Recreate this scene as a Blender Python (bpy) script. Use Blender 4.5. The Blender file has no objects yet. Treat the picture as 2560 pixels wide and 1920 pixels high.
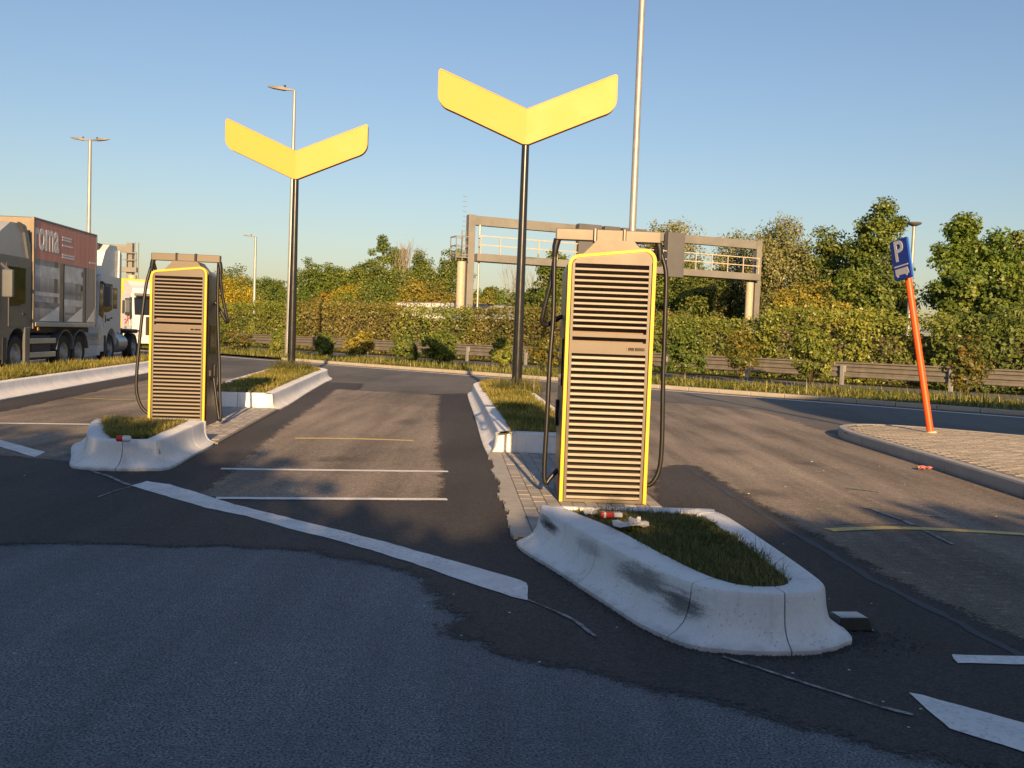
import bpy, bmesh, math, random
import numpy as np
from mathutils import Vector, Matrix

# ------------------------------------------------------------------ scene, camera, sky, sun
SC = bpy.context.scene
COL = SC.collection
PI = math.pi
CAM_H, FPX, W0 = 1.45, 2400.0, 2560.0
PITCH, ROLL = math.atan(122 / FPX), math.atan(0.037)
cam_data = bpy.data.cameras.new('camera')
cam_data.sensor_width = 36.0
cam_data.lens = 36.0 * FPX / W0
cam_data.clip_start, cam_data.clip_end = 0.05, 3000.0
cam = bpy.data.objects.new('camera', cam_data)
COL.objects.link(cam)
CAM_R = Matrix.Rotation(PI / 2 - PITCH, 4, 'X') @ Matrix.Rotation(ROLL, 4, 'Z')
cam.matrix_world = Matrix.Translation((0, 0, CAM_H)) @ CAM_R
SC.camera = cam

SUN_EL, SUN_AZ = math.radians(16.0), math.radians(7.0)      # sun behind the camera, a little to its right
world = bpy.data.worlds.new('World')
SC.world = world
world.use_nodes = True
wn = world.node_tree.nodes
wn.clear()
sky = wn.new('ShaderNodeTexSky')
sky.sky_type = 'NISHITA'
sky.sun_disc = False
sky.sun_elevation = SUN_EL
sky.sun_rotation = PI - SUN_AZ
sky.altitude = 100
sky.air_density = 1.35
sky.dust_density = 1.1
sky.ozone_density = 2.6
bg = wn.new('ShaderNodeBackground')
bg.inputs['Strength'].default_value = 0.063
wo = wn.new('ShaderNodeOutputWorld')
tone = wn.new('ShaderNodeMix')               # white balance of the whole sky
tone.data_type, tone.blend_type = 'RGBA', 'MULTIPLY'
tone.inputs['Factor'].default_value = 1.0
tone.inputs[7].default_value = (0.98, 0.955, 1.07, 1)
world.node_tree.links.new(sky.outputs[0], tone.inputs[6])
world.node_tree.links.new(tone.outputs[2], bg.inputs[0])
world.node_tree.links.new(bg.outputs[0], wo.inputs[0])
sun_data = bpy.data.lights.new('sun', 'SUN')
sun_data.energy = 5.0
sun_data.angle = math.radians(0.5)
sun_data.color = (1.0, 0.66, 0.33)
sun = bpy.data.objects.new('sun', sun_data)
COL.objects.link(sun)
to_sun = Vector((math.sin(SUN_AZ) * math.cos(SUN_EL), -math.cos(SUN_AZ) * math.cos(SUN_EL), math.sin(SUN_EL)))
sun.rotation_euler = to_sun.to_track_quat('Z', 'Y').to_euler()
sun.location = (5, -40, 20)
SC.view_settings.view_transform = 'Standard'
SC.view_settings.look = 'None'
SC.view_settings.exposure = 1.0
SC.view_settings.gamma = 1.0
SC.view_settings.use_curve_mapping = False
SC.render.engine = 'CYCLES'
SC.cycles.use_denoising = True
SC.cycles.max_bounces = 6
SC.cycles.transparent_max_bounces = 8

# ------------------------------------------------------------------ survey helpers (photo frame 2212 x 1659 -> world)
S_ = W0 / 2212.0
R3 = CAM_R.to_3x3()


def ray(u, v):
    return R3 @ Vector(((u * S_ - 1280) / FPX, -(v * S_ - 960) / FPX, -1.0))


def G(u, v, z=0.0):
    d = ray(u, v)
    return Vector((0, 0, CAM_H)) + d * ((z - CAM_H) / d.z)


def D(u, v, y):
    d = ray(u, v)
    return Vector((0, 0, CAM_H)) + d * (y / d.y)


ROAD_D = Vector((0.757, -0.653, 0))     # along the slip road
ROAD_N = Vector((0.653, 0.757, 0))      # away from the slip road


def N(u, v, n):
    d = ray(u, v)
    return Vector((0, 0, CAM_H)) + d * (n / d.dot(ROAD_N))


def rn(t, n, z=0.0):
    p = ROAD_D * t + ROAD_N * n
    return Vector((p.x, p.y, z))


# ------------------------------------------------------------------ object helpers
def tag(o, label=None, cat=None, group=None, kind=None):
    if label: o['label'] = label
    if cat: o['category'] = cat
    if group: o['group'] = group
    if kind: o['kind'] = kind
    return o


def thing(name, label, cat, loc=(0, 0, 0), rz=0.0, group=None):
    o = bpy.data.objects.new(name, None)
    COL.objects.link(o)
    o.location = loc
    o.rotation_euler = (0, 0, rz)
    o.empty_display_size = 0.2
    return tag(o, label, cat, group)


def link(name, me, parent=None, loc=None, rot=None):
    o = bpy.data.objects.new(name, me)
    COL.objects.link(o)
    if parent is not None: o.parent = parent
    if loc is not None: o.location = loc
    if rot is not None: o.rotation_euler = rot
    return o


class MB:
    """collects shapes into one mesh"""
    def __init__(s):
        s.v, s.f = [], []

    def add(s, v, f):
        b = len(s.v)
        s.v += [tuple(p) for p in v]
        s.f += [tuple(i + b for i in q) for q in f]
        return s

    def box(s, x0, x1, y0, y1, z0, z1):
        v = [(x, y, z) for z in (z0, z1) for y in (y0, y1) for x in (x0, x1)]
        return s.add(v, [(0, 2, 3, 1), (4, 5, 7, 6), (0, 1, 5, 4), (2, 6, 7, 3), (0, 4, 6, 2), (1, 3, 7, 5)])

    def bbox(s, x0, x1, y0, y1, z0, z1, b=0.01):
        """box with chamfered edges"""
        bm = bmesh.new()
        bmesh.ops.create_cube(bm, size=1.0)
        for w in bm.verts:
            w.co = Vector(((x0 + x1) / 2 + w.co.x * (x1 - x0), (y0 + y1) / 2 + w.co.y * (y1 - y0), (z0 + z1) / 2 + w.co.z * (z1 - z0)))
        bmesh.ops.bevel(bm, geom=list(bm.edges), offset=b, segments=2, profile=0.5, affect='EDGES')
        bm.verts.index_update()
        s.add([w.co[:] for w in bm.verts], [[w.index for w in q.verts] for q in bm.faces])
        bm.free()
        return s

    def tube(s, pts, r, k=8, caps=True):
        pts = [Vector(p) for p in pts]
        n = len(pts)
        rs = r if isinstance(r, (list, tuple)) else [r] * n
        v, f = [], []
        up = None
        for i, p in enumerate(pts):
            t = (pts[min(i + 1, n - 1)] - pts[max(i - 1, 0)]).normalized()
            if up is None:
                up = t.orthogonal().normalized()
            up = (up - t * up.dot(t)).normalized()
            w = t.cross(up)
            for j in range(k):
                a = 2 * PI * j / k
                v.append(p + (up * math.cos(a) + w * math.sin(a)) * rs[i])
        for i in range(n - 1):
            for j in range(k):
                f.append((i * k + j, i * k + (j + 1) % k, (i + 1) * k + (j + 1) % k, (i + 1) * k + j))
        if caps:
            f.append(tuple(range(k - 1, -1, -1)))
            f.append(tuple((n - 1) * k + j for j in range(k)))
        return s.add(v, f)

    def beam(s, a, b, w, h):
        """rectangular bar from a to b, w wide, h tall"""
        a, b = Vector(a), Vector(b)
        t = (b - a).normalized()
        side = t.cross(Vector((0, 0, 1)))
        if side.length < 1e-4: side = Vector((1, 0, 0))
        side.normalize()
        up = side.cross(t)
        v = []
        for p in (a, b):
            for sx, sz in ((-1, -1), (1, -1), (1, 1), (-1, 1)):
                v.append(p + side * (sx * w / 2) + up * (sz * h / 2))
        return s.add(v, [(0, 3, 2, 1), (4, 5, 6, 7), (0, 1, 5, 4), (1, 2, 6, 5), (2, 3, 7, 6), (3, 0, 4, 7)])

    def prism(s, poly, fn, d0, d1):
        """poly of 2D points extruded; fn(a, b, d) -> 3D"""
        n = len(poly)
        v = [fn(a, b, d0) for a, b in poly] + [fn(a, b, d1) for a, b in poly]
        f = [tuple(range(n - 1, -1, -1)), tuple(range(n, 2 * n))]
        f += [(i, (i + 1) % n, n + (i + 1) % n, n + i) for i in range(n)]
        return s.add(v, f)

    def lathe(s, prof, c, axis='x', k=24):
        """prof (radius, offset along axis)"""
        v, f = [], []
        m = len(prof)
        for j in range(k):
            a = 2 * PI * j / k
            for r, d in prof:
                if axis == 'x': v.append((c[0] + d, c[1] + r * math.cos(a), c[2] + r * math.sin(a)))
                elif axis == 'y': v.append((c[0] + r * math.cos(a), c[1] + d, c[2] + r * math.sin(a)))
                else: v.append((c[0] + r * math.cos(a), c[1] + r * math.sin(a), c[2] + d))
        for j in range(k):
            for i in range(m - 1):
                f.append((j * m + i, ((j + 1) % k) * m + i, ((j + 1) % k) * m + i + 1, j * m + i + 1))
        return s.add(v, f)

    def mesh(s, name, mat, smooth=False, fix=True):
        me = bpy.data.meshes.new(name)
        me.from_pydata(s.v, [], s.f)
        if fix:
            bm = bmesh.new()
            bm.from_mesh(me)
            bmesh.ops.recalc_face_normals(bm, faces=bm.faces)
            bm.to_mesh(me)
            bm.free()
        if mat: me.materials.append(mat)
        if smooth:
            for p in me.polygons: p.use_smooth = True
            if smooth != 'all':
                me.set_sharp_from_angle(angle=math.radians(smooth if smooth is not True else 40))
        me.update()
        return me

    def build(s, name, mat, parent=None, smooth=False, loc=None, rot=None):
        return link(name, s.mesh(name, mat, smooth), parent, loc, rot)


def catmull(pts, per=6, closed=False):
    P = [Vector(p) for p in pts]
    n = len(P)
    out = []
    segs = n if closed else n - 1
    for i in range(segs):
        if closed:
            a, b, c, d = P[(i - 1) % n], P[i], P[(i + 1) % n], P[(i + 2) % n]
        else:
            a, b, c, d = P[max(i - 1, 0)], P[i], P[i + 1], P[min(i + 2, n - 1)]
        for k in range(per):
            t = k / per
            out.append(0.5 * ((2 * b) + (c - a) * t + (2 * a - 5 * b + 4 * c - d) * t * t + (3 * b - a - 3 * c + d) * t ** 3))
    if not closed: out.append(P[-1])
    return out


def quad_mesh(name, V, mat, tint=None):
    """V: (n,4,3) array of quads -> mesh, with a float per face called tint"""
    n = len(V)
    me = bpy.data.meshes.new(name)
    me.vertices.add(n * 4)
    me.vertices.foreach_set('co', np.ascontiguousarray(V, dtype=np.float32).ravel())
    me.loops.add(n * 4)
    me.loops.foreach_set('vertex_index', np.arange(n * 4, dtype=np.int32))
    me.polygons.add(n)
    me.polygons.foreach_set('loop_start', np.arange(n, dtype=np.int32) * 4)
    if tint is not None:
        at = me.attributes.new('tint', 'FLOAT', 'FACE')
        at.data.foreach_set('value', np.ascontiguousarray(tint, dtype=np.float32))
    me.materials.append(mat)
    me.update(calc_edges=True)
    return me


# ------------------------------------------------------------------ materials
class NT:
    def __init__(s, name):
        s.m = bpy.data.materials.new(name)
        s.m.use_nodes = True
        s.t = s.m.node_tree
        s.n = s.t.nodes
        s.bsdf = s.n['Principled BSDF']

    def node(s, kind, **kw):
        o = s.n.new('ShaderNode' + kind)
        for k, v in kw.items(): setattr(o, k, v)
        return o

    def put(s, sock, v):
        if isinstance(v, bpy.types.NodeSocket): s.t.links.new(v, sock)
        elif v is not None:
            if hasattr(sock.default_value, '__len__') and not hasattr(v, '__len__'): v = (v, v, v)
            if hasattr(v, '__len__') and sock.type == 'RGBA' and len(v) == 3: v = (*v, 1)
            sock.default_value = v

    def pos(s):
        return s.node('NewGeometry').outputs['Position']

    def obj(s):
        return s.node('TexCoord').outputs['Object']

    def mapping(s, vec, scale=(1, 1, 1), rot=(0, 0, 0), loc=(0, 0, 0)):
        m = s.node('Mapping')
        s.put(m.inputs[0], vec)
        m.inputs['Scale'].default_value = scale
        m.inputs['Rotation'].default_value = rot
        m.inputs['Location'].default_value = loc
        return m.outputs[0]

    def noise(s, vec, scale, detail=4, rough=0.55, dist=0.0):
        o = s.node('TexNoise')
        s.put(o.inputs['Vector'], vec)
        o.inputs['Scale'].default_value = scale
        o.inputs['Detail'].default_value = detail
        o.inputs['Roughness'].default_value = rough
        o.inputs['Distortion'].default_value = dist
        return o.outputs['Fac']

    def voro(s, vec, scale, feature='F1', out='Distance'):
        o = s.node('TexVoronoi', feature=feature)
        s.put(o.inputs['Vector'], vec)
        o.inputs['Scale'].default_value = scale
        return o.outputs[out]

    def ramp(s, fac, stops):
        o = s.node('ValToRGB')
        s.put(o.inputs[0], fac)
        e = o.color_ramp.elements
        while len(e) < len(stops): e.new(0.5)
        for q, (p, c) in zip(e, stops):
            q.position = p
            q.color = (c, c, c, 1) if not hasattr(c, '__len__') else (*c, 1)
        return o.outputs[0]

    def math(s, op, a, b=None, c=None, clamp=False):
        o = s.node('Math', operation=op, use_clamp=clamp)
        s.put(o.inputs[0], a)
        if b is not None: s.put(o.inputs[1], b)
        if c is not None: s.put(o.inputs[2], c)
        return o.outputs[0]

    def mix(s, fac, a, b, mode='MIX'):
        o = s.node('Mix', data_type='RGBA', blend_type=mode)
        s.put(o.inputs['Factor'], fac)
        s.put(o.inputs['A'], None)
        for sock, v in ((o.inputs[6], a), (o.inputs[7], b)): s.put(sock, v)
        return o.outputs[2]

    def bump(s, h, strength=0.3, dist=0.01):
        o = s.node('Bump')
        s.put(o.inputs['Height'], h)
        o.inputs['Strength'].default_value = strength
        o.inputs['Distance'].default_value = dist
        s.t.links.new(o.outputs[0], s.bsdf.inputs['Normal'])

    def base(s, color=None, rough=None, metal=None, spec=None):
        if color is not None: s.put(s.bsdf.inputs['Base Color'], color)
        if rough is not None: s.put(s.bsdf.inputs['Roughness'], rough)
        if metal is not None: s.put(s.bsdf.inputs['Metallic'], metal)
        if spec is not None: s.put(s.bsdf.inputs['Specular IOR Level'], spec)
        return s

    def spot(s, vec, c, r, soft=0.5):
        """1 inside an ellipsoid at c with radii r, fading outwards"""
        a = s.node('VectorMath', operation='SUBTRACT')
        s.put(a.inputs[0], vec); a.inputs[1].default_value = c
        b = s.node('VectorMath', operation='DIVIDE')
        s.put(b.inputs[0], a.outputs[0]); b.inputs[1].default_value = r
        l = s.node('VectorMath', operation='LENGTH')
        s.put(l.inputs[0], b.outputs[0])
        m = s.node('MapRange')
        s.put(m.inputs['Value'], l.outputs['Value'])
        m.inputs['From Min'].default_value = 1.0
        m.inputs['From Max'].default_value = 1.0 - soft
        return m.outputs[0]


def plain(name, color, rough=0.5, metal=0.0, var=0.12, scale=6.0, spec=0.5, bump=0.0):
    t = NT(name)
    n = t.noise(t.obj(), scale, 5, 0.6)
    k = t.ramp(n, [(0.3, 1 - var), (0.7, 1 + var)])
    c = t.mix(1.0, color, k, 'MULTIPLY')
    t.base(c, t.math('MULTIPLY_ADD', n, 0.2, rough - 0.1), metal, spec)
    if bump: t.bump(t.noise(t.obj(), scale * 25, 3), bump, 0.004)
    return t.m


def asphalt(name, dark, light, stain, tint_rough, streak=0.5, grain=140.0, gl=0.34, gh=0.68, fade=False, flecks=0.0, spots=()):
    t = NT(name)
    p = t.pos()
    big = t.noise(p, 0.42, 5, 0.62)
    st = t.noise(t.mapping(p, (2.2, 0.16, 1), (0, 0, math.radians(4.5))), 1.0, 5, 0.6)
    fine = t.noise(p, grain, 2, 0.75)
    mid = t.noise(p, 17.0, 4, 0.65)
    c = t.mix(t.ramp(fine, [(gl, 0.0), (gh, 1.0)]), dark, light)
    c = t.mix(t.math('MULTIPLY', t.ramp(big, [(0.42, 0.0), (0.72, 1.0)]), 0.6), c, stain)
    c = t.mix(1.0, c, t.ramp(st, [(0.3, 1 - streak * 0.55), (0.7, 1 + streak * 0.25)]), 'MULTIPLY')
    c = t.mix(1.0, c, t.ramp(mid, [(0.25, 0.72), (0.75, 1.18)]), 'MULTIPLY')
    zone = t.noise(t.mapping(p, (1, .6, 1), loc=(11, 4, 0)), 0.22, 4, 0.6, 0.6)
    c = t.mix(1.0, c, t.ramp(zone, [(0.34, 0.66), (0.5, 1.0), (0.66, 1.16)]), 'MULTIPLY')
    if flecks:                             # scuffed pale flecks and scratches
        fk = t.ramp(t.noise(t.mapping(p, (1.0, 2.4, 1), (0, 0, 0.2)), 7.0, 6, 0.75), [(0.57, 0.0), (0.70, 1.0)])
        c = t.mix(t.math('MULTIPLY', fk, flecks), c, tuple(min(0.6, q * 1.5) for q in light))
    for (cc, rr) in spots:
        sp = t.math('ADD', t.spot(p, cc, rr, 1.0), t.math('MULTIPLY_ADD', t.noise(p, 6.0, 4), 0.8, -0.4))
        c = t.mix(t.math('MULTIPLY', t.ramp(sp, [(0.15, 0.0), (0.9, 1.0)]), 0.55), c, (0.035, 0.03, 0.027))
    dots = t.voro(p, 7.0)
    spk = t.ramp(dots, [(0.028, 1.0), (0.04, 0.0)])
    sel = t.ramp(t.noise(p, 0.9, 2), [(0.55, 0.0), (0.6, 1.0)])
    c = t.mix(t.math('MULTIPLY', t.math('MULTIPLY', spk, sel), 0.7), c, (0.3, 0.29, 0.27))
    oil = t.ramp(t.noise(t.mapping(p, (1, 0.45, 1), loc=(3, 7, 0)), 0.9, 3, 0.5, 0.3), [(0.66, 0.0), (0.76, 1.0)])
    c = t.mix(t.math('MULTIPLY', oil, 0.5), c, (0.016, 0.016, 0.018))
    t.base(c, tint_rough, 0.0, 0.35)
    h = t.math('ADD', t.math('MULTIPLY', fine, 1.0), t.math('MULTIPLY', mid, 0.35))
    t.bump(h, 0.75, 0.008)
    if fade:                                   # frayed rim: aggregate thins out where the patch ends
        f = t.node('Attribute', attribute_name='fade').outputs['Fac']
        n = t.math('ADD', t.math('MULTIPLY_ADD', t.noise(p, 34.0, 4, 0.7), 1.5, -0.75), t.math('MULTIPLY_ADD', t.noise(p, 4.0, 3), 0.9, -0.45))
        t.put(t.bsdf.inputs['Alpha'], t.ramp(t.math('ADD', f, n), [(0.38, 0.0), (0.66, 1.0)]))
    return t.m


M = {}
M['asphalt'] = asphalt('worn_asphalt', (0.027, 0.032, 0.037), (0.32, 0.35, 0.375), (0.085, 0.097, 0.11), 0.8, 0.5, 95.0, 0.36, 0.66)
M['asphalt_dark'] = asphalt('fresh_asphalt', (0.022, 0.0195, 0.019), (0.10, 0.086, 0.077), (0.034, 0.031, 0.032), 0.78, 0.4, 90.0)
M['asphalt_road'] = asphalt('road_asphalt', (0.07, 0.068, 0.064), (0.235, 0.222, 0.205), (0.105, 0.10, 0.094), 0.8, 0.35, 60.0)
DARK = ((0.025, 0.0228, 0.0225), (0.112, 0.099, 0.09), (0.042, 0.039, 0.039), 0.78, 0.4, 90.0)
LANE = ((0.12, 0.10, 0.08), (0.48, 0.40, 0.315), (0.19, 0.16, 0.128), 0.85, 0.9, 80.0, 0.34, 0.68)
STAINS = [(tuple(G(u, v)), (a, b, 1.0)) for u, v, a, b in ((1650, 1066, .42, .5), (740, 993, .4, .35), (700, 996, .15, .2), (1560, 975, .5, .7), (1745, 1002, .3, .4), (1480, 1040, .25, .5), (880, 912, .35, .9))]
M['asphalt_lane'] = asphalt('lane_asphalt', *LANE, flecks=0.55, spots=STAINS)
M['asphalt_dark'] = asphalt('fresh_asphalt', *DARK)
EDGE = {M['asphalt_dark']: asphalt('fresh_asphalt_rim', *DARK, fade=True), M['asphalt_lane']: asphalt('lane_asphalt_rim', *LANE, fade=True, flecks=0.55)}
t = NT('tar_seal')
t.base(t.mix(t.noise(t.pos(), 3.0), (0.035, 0.039, 0.047), (0.07, 0.076, 0.09)), 0.7, 0, 0.3); M['tar'] = t.m


def concrete_mat(name, base, scuffs=(), pit=0.55):
    t = NT(name)
    p = t.pos()
    a = t.noise(p, 2.2, 6, 0.65)
    b = t.noise(p, 60.0, 4, 0.7)
    c = t.mix(1.0, base, t.ramp(a, [(0.28, 0.88), (0.7, 1.05)]), 'MULTIPLY')
    c = t.mix(1.0, c, t.ramp(b, [(0.25, 0.9), (0.7, 1.05)]), 'MULTIPLY')
    pits = t.ramp(t.voro(p, 45.0), [(0.14, 1.0), (0.24, 0.0)])
    psel = t.ramp(t.noise(p, 9.0, 3), [(0.5, 0.0), (0.58, 1.0)])
    pm = t.math('MULTIPLY', pits, psel)
    c = t.mix(t.math('MULTIPLY', pm, pit), c, (0.16, 0.15, 0.14))
    drip = t.noise(t.mapping(p, (9, 9, 0.8)), 1.0, 4, 0.6)
    c = t.mix(t.math('MULTIPLY', t.ramp(drip, [(0.56, 0.0), (0.75, 1.0)]), 0.28), c, (0.24, 0.22, 0.19))
    # splash dirt on the lowest few centimetres
    sx = t.node('SeparateXYZ'); t.put(sx.inputs[0], p)
    low = t.ramp(t.math('ADD', sx.outputs['Z'], t.math('MULTIPLY', t.noise(p, 11.0, 4), 0.06)), [(0.03, 1.0), (0.075, 0.0)])
    c = t.mix(t.math('MULTIPLY', low, 0.55), c, (0.15, 0.14, 0.13))
    for (cc, rr, k) in scuffs:
        m = t.spot(p, cc, rr, 1.0)
        f1 = t.math('MULTIPLY_ADD', t.noise(p, 210.0, 3, 0.8), 2.2, -1.1)
        f2 = t.math('MULTIPLY_ADD', t.noise(t.mapping(p, (3, 3, 22)), 1.0, 4, 0.7), 1.8, -0.9)
        v = t.math('ADD', t.math('MULTIPLY', m, 1.35), t.math('ADD', f1, f2))
        g = t.math('MULTIPLY', t.ramp(v, [(0.32, 0.0), (0.95, 1.0)]), t.ramp(m, [(0.0, 0.0), (0.12, 1.0)]))
        c = t.mix(t.math('MULTIPLY', g, k), c, (0.05, 0.05, 0.052))
    t.base(c, 0.85, 0, 0.3)
    t.bump(t.math('SUBTRACT', t.math('MULTIPLY', b, 0.5), t.math('MULTIPLY', pm, 0.8)), 0.35, 0.008)
    return t.m


M['planter'] = concrete_mat('white_concrete', (0.86, 0.855, 0.83), [
    ((0.74, 5.05, 0.185), (0.22, 0.85, 0.10), 0.7), ((0.88, 4.72, 0.155), (0.17, 0.34, 0.10), 0.8), ((0.26, 6.36, 0.185), (0.14, 0.42, 0.06), 1.0),
    ((0.5, 5.7, 0.2), (0.14, 0.4, 0.06), 0.35),
    ((-3.46, 9.42, 0.17), (0.06, 0.05, 0.05), 0.9), ((-4.17, 9.33, 0.17), (0.05, 0.08, 0.06), 0.9),
    ((-0.45, 14.5, 0.25), (0.2, 1.0, 0.05), 0.4)])
M['kerb'] = concrete_mat('grey_concrete', (0.36, 0.35, 0.335), [((5.3, 14.9, 0.12), (0.15, 0.3, 0.04), 0.8)], 0.35)
M['strip'] = concrete_mat('strip_concrete', (0.46, 0.44, 0.40), [], 0.4)
M['verge_kerb'] = concrete_mat('verge_concrete', (0.38, 0.345, 0.29), [], 0.3)
M['joint'] = plain('joint_sand', (0.19, 0.17, 0.14), 0.9)
M['soil'] = plain('soil', (0.045, 0.034, 0.022), 0.95, var=0.4, scale=14)


def paver_mat(name, ca, cb):
    t = NT(name)
    oi = t.node('ObjectInfo').outputs['Random']
    p = t.pos()
    c = t.mix(oi, ca, cb)
    c = t.mix(1.0, c, t.ramp(t.noise(p, 3.0, 5), [(0.3, 0.82), (0.7, 1.08)]), 'MULTIPLY')
    c = t.mix(1.0, c, t.ramp(t.noise(p, 130.0, 2), [(0.25, 0.8), (0.75, 1.1)]), 'MULTIPLY')
    t.base(c, 0.85, 0, 0.3)
    t.bump(t.noise(p, 130.0, 2), 0.3, 0.004)
    return t.m


M['paver'] = paver_mat('pale_paver', (0.36, 0.335, 0.30), (0.45, 0.42, 0.38))
M['paver_tan'] = paver_mat('tan_paver', (0.37, 0.325, 0.25), (0.49, 0.43, 0.34))
t = NT('paint_white')
p = t.pos()
wear = t.math('MULTIPLY', t.ramp(t.noise(p, 45.0, 5, 0.75), [(0.50, 0.0), (0.64, 1.0)]), t.ramp(t.noise(p, 1.5, 3), [(0.35, 0.3), (0.65, 1.0)]))
c = t.mix(1.0, (0.84, 0.835, 0.81), t.ramp(t.noise(p, 4.0, 5), [(0.3, 0.8), (0.7, 1.05)]), 'MULTIPLY')
t.base(t.mix(t.math('MULTIPLY', wear, 0.6), c, (0.10, 0.10, 0.10)), 0.6, 0, 0.4); t.bump(t.noise(p, 140.0, 2), 0.25, 0.004)
M['paint_white'] = t.m


def worn_paint(name, col, lo, hi):
    t = NT(name)
    p = t.pos()
    w = t.ramp(t.noise(p, 16.0, 6, 0.75), [(lo, 0.0), (hi, 1.0)])
    t.base(t.mix(w, col, (0.07, 0.066, 0.06)), 0.65, 0, 0.3)
    return t.m


M['paint_yellow'] = worn_paint('paint_yellow', (0.66, 0.50, 0.16), 0.55, 0.68)
M['paint_faint'] = worn_paint('paint_faint', (0.40, 0.40, 0.40), 0.38, 0.6)
M['bronze'] = plain('bronze_coat', (0.112, 0.094, 0.075), 0.45, 0.15, 0.05, 3.0)
M['bronze_side'] = plain('side_coat', (0.115, 0.088, 0.070), 0.38, 0.4, 0.06, 3.0)
M['inner'] = plain('vent_dark', (0.23, 0.165, 0.13), 0.7)
M['trim'] = plain('yellow_trim', (0.74, 0.41, 0.008), 0.5, 0.0, 0.03)
M['rubber'] = plain('rubber', (0.012, 0.012, 0.013), 0.42, 0.0, 0.2)
M['black_metal'] = plain('black_gloss', (0.012, 0.012, 0.013), 0.24, 0.0, 0.1, 3.0, 0.7)
M['glass_dark'] = plain('dark_glass', (0.012, 0.014, 0.017), 0.08, 0.0, 0.05, 3.0, 0.7)
M['sign_yellow'] = plain('sign_yellow', (0.58, 0.285, 0.035), 0.55, 0.0, 0.03, 1.2)
M['sign_edge'] = plain('sign_edge', (0.10, 0.08, 0.05), 0.5)
M['galv'] = plain('galvanised', (0.30, 0.30, 0.29), 0.48, 0.4, 0.12, 4.0)
M['galv_worn'] = plain('weathered_galvanised', (0.165, 0.152, 0.132), 0.6, 0.25, 0.2, 3.0)
M['gantry'] = plain('gantry_steel', (0.18, 0.178, 0.168), 0.55, 0.2, 0.14, 0.8)
M['grey_panel'] = plain('grey_panel', (0.085, 0.087, 0.095), 0.6, 0.0, 0.12, 0.7)
M['cream'] = plain('cream_cabinet', (0.42, 0.36, 0.275), 0.6)
M['orange'] = plain('orange_paint', (0.80, 0.085, 0.008), 0.45, 0.0, 0.1, 5.0)
M['blue'] = plain('sign_blue', (0.006, 0.045, 0.36), 0.4, 0.0, 0.06)
M['blue_edge'] = plain('sign_blue_edge', (0.05, 0.20, 0.55), 0.4)
M['white'] = plain('white_coat', (0.60, 0.62, 0.64), 0.3, 0.0, 0.05, 1.0)
M['white_print'] = plain('white_print', (0.68, 0.68, 0.68), 0.45, 0.0, 0.04)
M['cab_grey'] = plain('grey_cab', (0.125, 0.132, 0.145), 0.3, 0.2, 0.1, 1.5)
M['cab_pale'] = plain('pale_fairing', (0.36, 0.38, 0.40), 0.35, 0.2, 0.08, 1.5)
M['frame_tan'] = plain('tan_frame', (0.22, 0.18, 0.13), 0.6, 0.0, 0.2, 2.0)
M['chassis'] = plain('chassis', (0.022, 0.022, 0.024), 0.6, 0.0, 0.3, 3.0)
M['tyre'] = plain('tyre', (0.018, 0.018, 0.018), 0.8, 0.0, 0.2, 8.0)
M['rim'] = plain('wheel_rim', (0.30, 0.30, 0.30), 0.45, 0.5, 0.2, 6.0)
M['alu'] = plain('aluminium', (0.45, 0.45, 0.45), 0.4, 0.7, 0.1, 5.0)
M['red'] = plain('red_print', (0.55, 0.04, 0.03), 0.5)
M['yellow_trailer'] = plain('yellow_tarpaulin', (0.75, 0.45, 0.02), 0.5)
M['lamp_clear'] = plain('headlamp', (0.55, 0.56, 0.56), 0.12, 0.3, 0.3, 20.0)
M['amber'] = plain('amber_lens', (0.7, 0.28, 0.03), 0.3)
M['paper'] = plain('paper', (0.62, 0.60, 0.56), 0.8, 0.0, 0.15, 20.0)
M['print_a'] = plain('print_pale', (0.52, 0.54, 0.56), 0.5, 0.0, 0.25, 3.0)
M['print_b'] = plain('print_dark', (0.20, 0.20, 0.215), 0.5, 0.0, 0.3, 3.0)
M['bark'] = plain('bark', (0.085, 0.065, 0.045), 0.9, 0.0, 0.3, 5.0)
M['bark_grey'] = plain('grey_bark', (0.24, 0.215, 0.18), 0.9, 0.0, 0.2, 5.0)

# printed curtain of the grey truck: salmon band above, shutters and window frames printed below
t = NT('printed_curtain')
p = t.obj()
sx = t.node('SeparateXYZ'); t.put(sx.inputs[0], p)
Y, Z = sx.outputs['Y'], sx.outputs['Z']
streaks = t.ramp(t.noise(t.mapping(p, (1, 7, 0.5)), 1.0, 5, 0.6), [(0.3, 0.75), (0.7, 1.1)])
salmon = t.mix(0.0, (0.62, 0.27, 0.20), (0.6, 0.27, 0.2))
rolls = t.math('SINE', t.math('MULTIPLY', Z, 8.0))
rolln = t.math('MULTIPLY_ADD', rolls, 0.11, 0.38)
cmb = t.node('CombineColor')
for i in range(3): t.put(cmb.inputs[i], rolln)
fr = t.ramp(t.math('PINGPONG', t.math('ADD', Y, 0.12), 0.78), [(0.0, 1.0), (0.11, 1.0), (0.13, 0.0), (0.7, 0.0)])
low = t.mix(fr, cmb.outputs[0], (0.17, 0.155, 0.13))
shut = t.ramp(t.math('FRACT', t.math('MULTIPLY', Y, 6.5)), [(0.0, 0.7), (0.25, 1.05), (0.8, 1.05), (1.0, 0.7)])
low = t.mix(t.ramp(Y, [(0.62, 0.0), (0.63, 1.0)]), low, t.mix(1.0, (0.33, 0.30, 0.26), shut, 'MULTIPLY'))
t.n[-1].name = 'x'
ym = t.node('MapRange'); t.put(ym.inputs['Value'], Y); ym.inputs['From Min'].default_value = 2.9; ym.inputs['From Max'].default_value = 3.0
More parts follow.
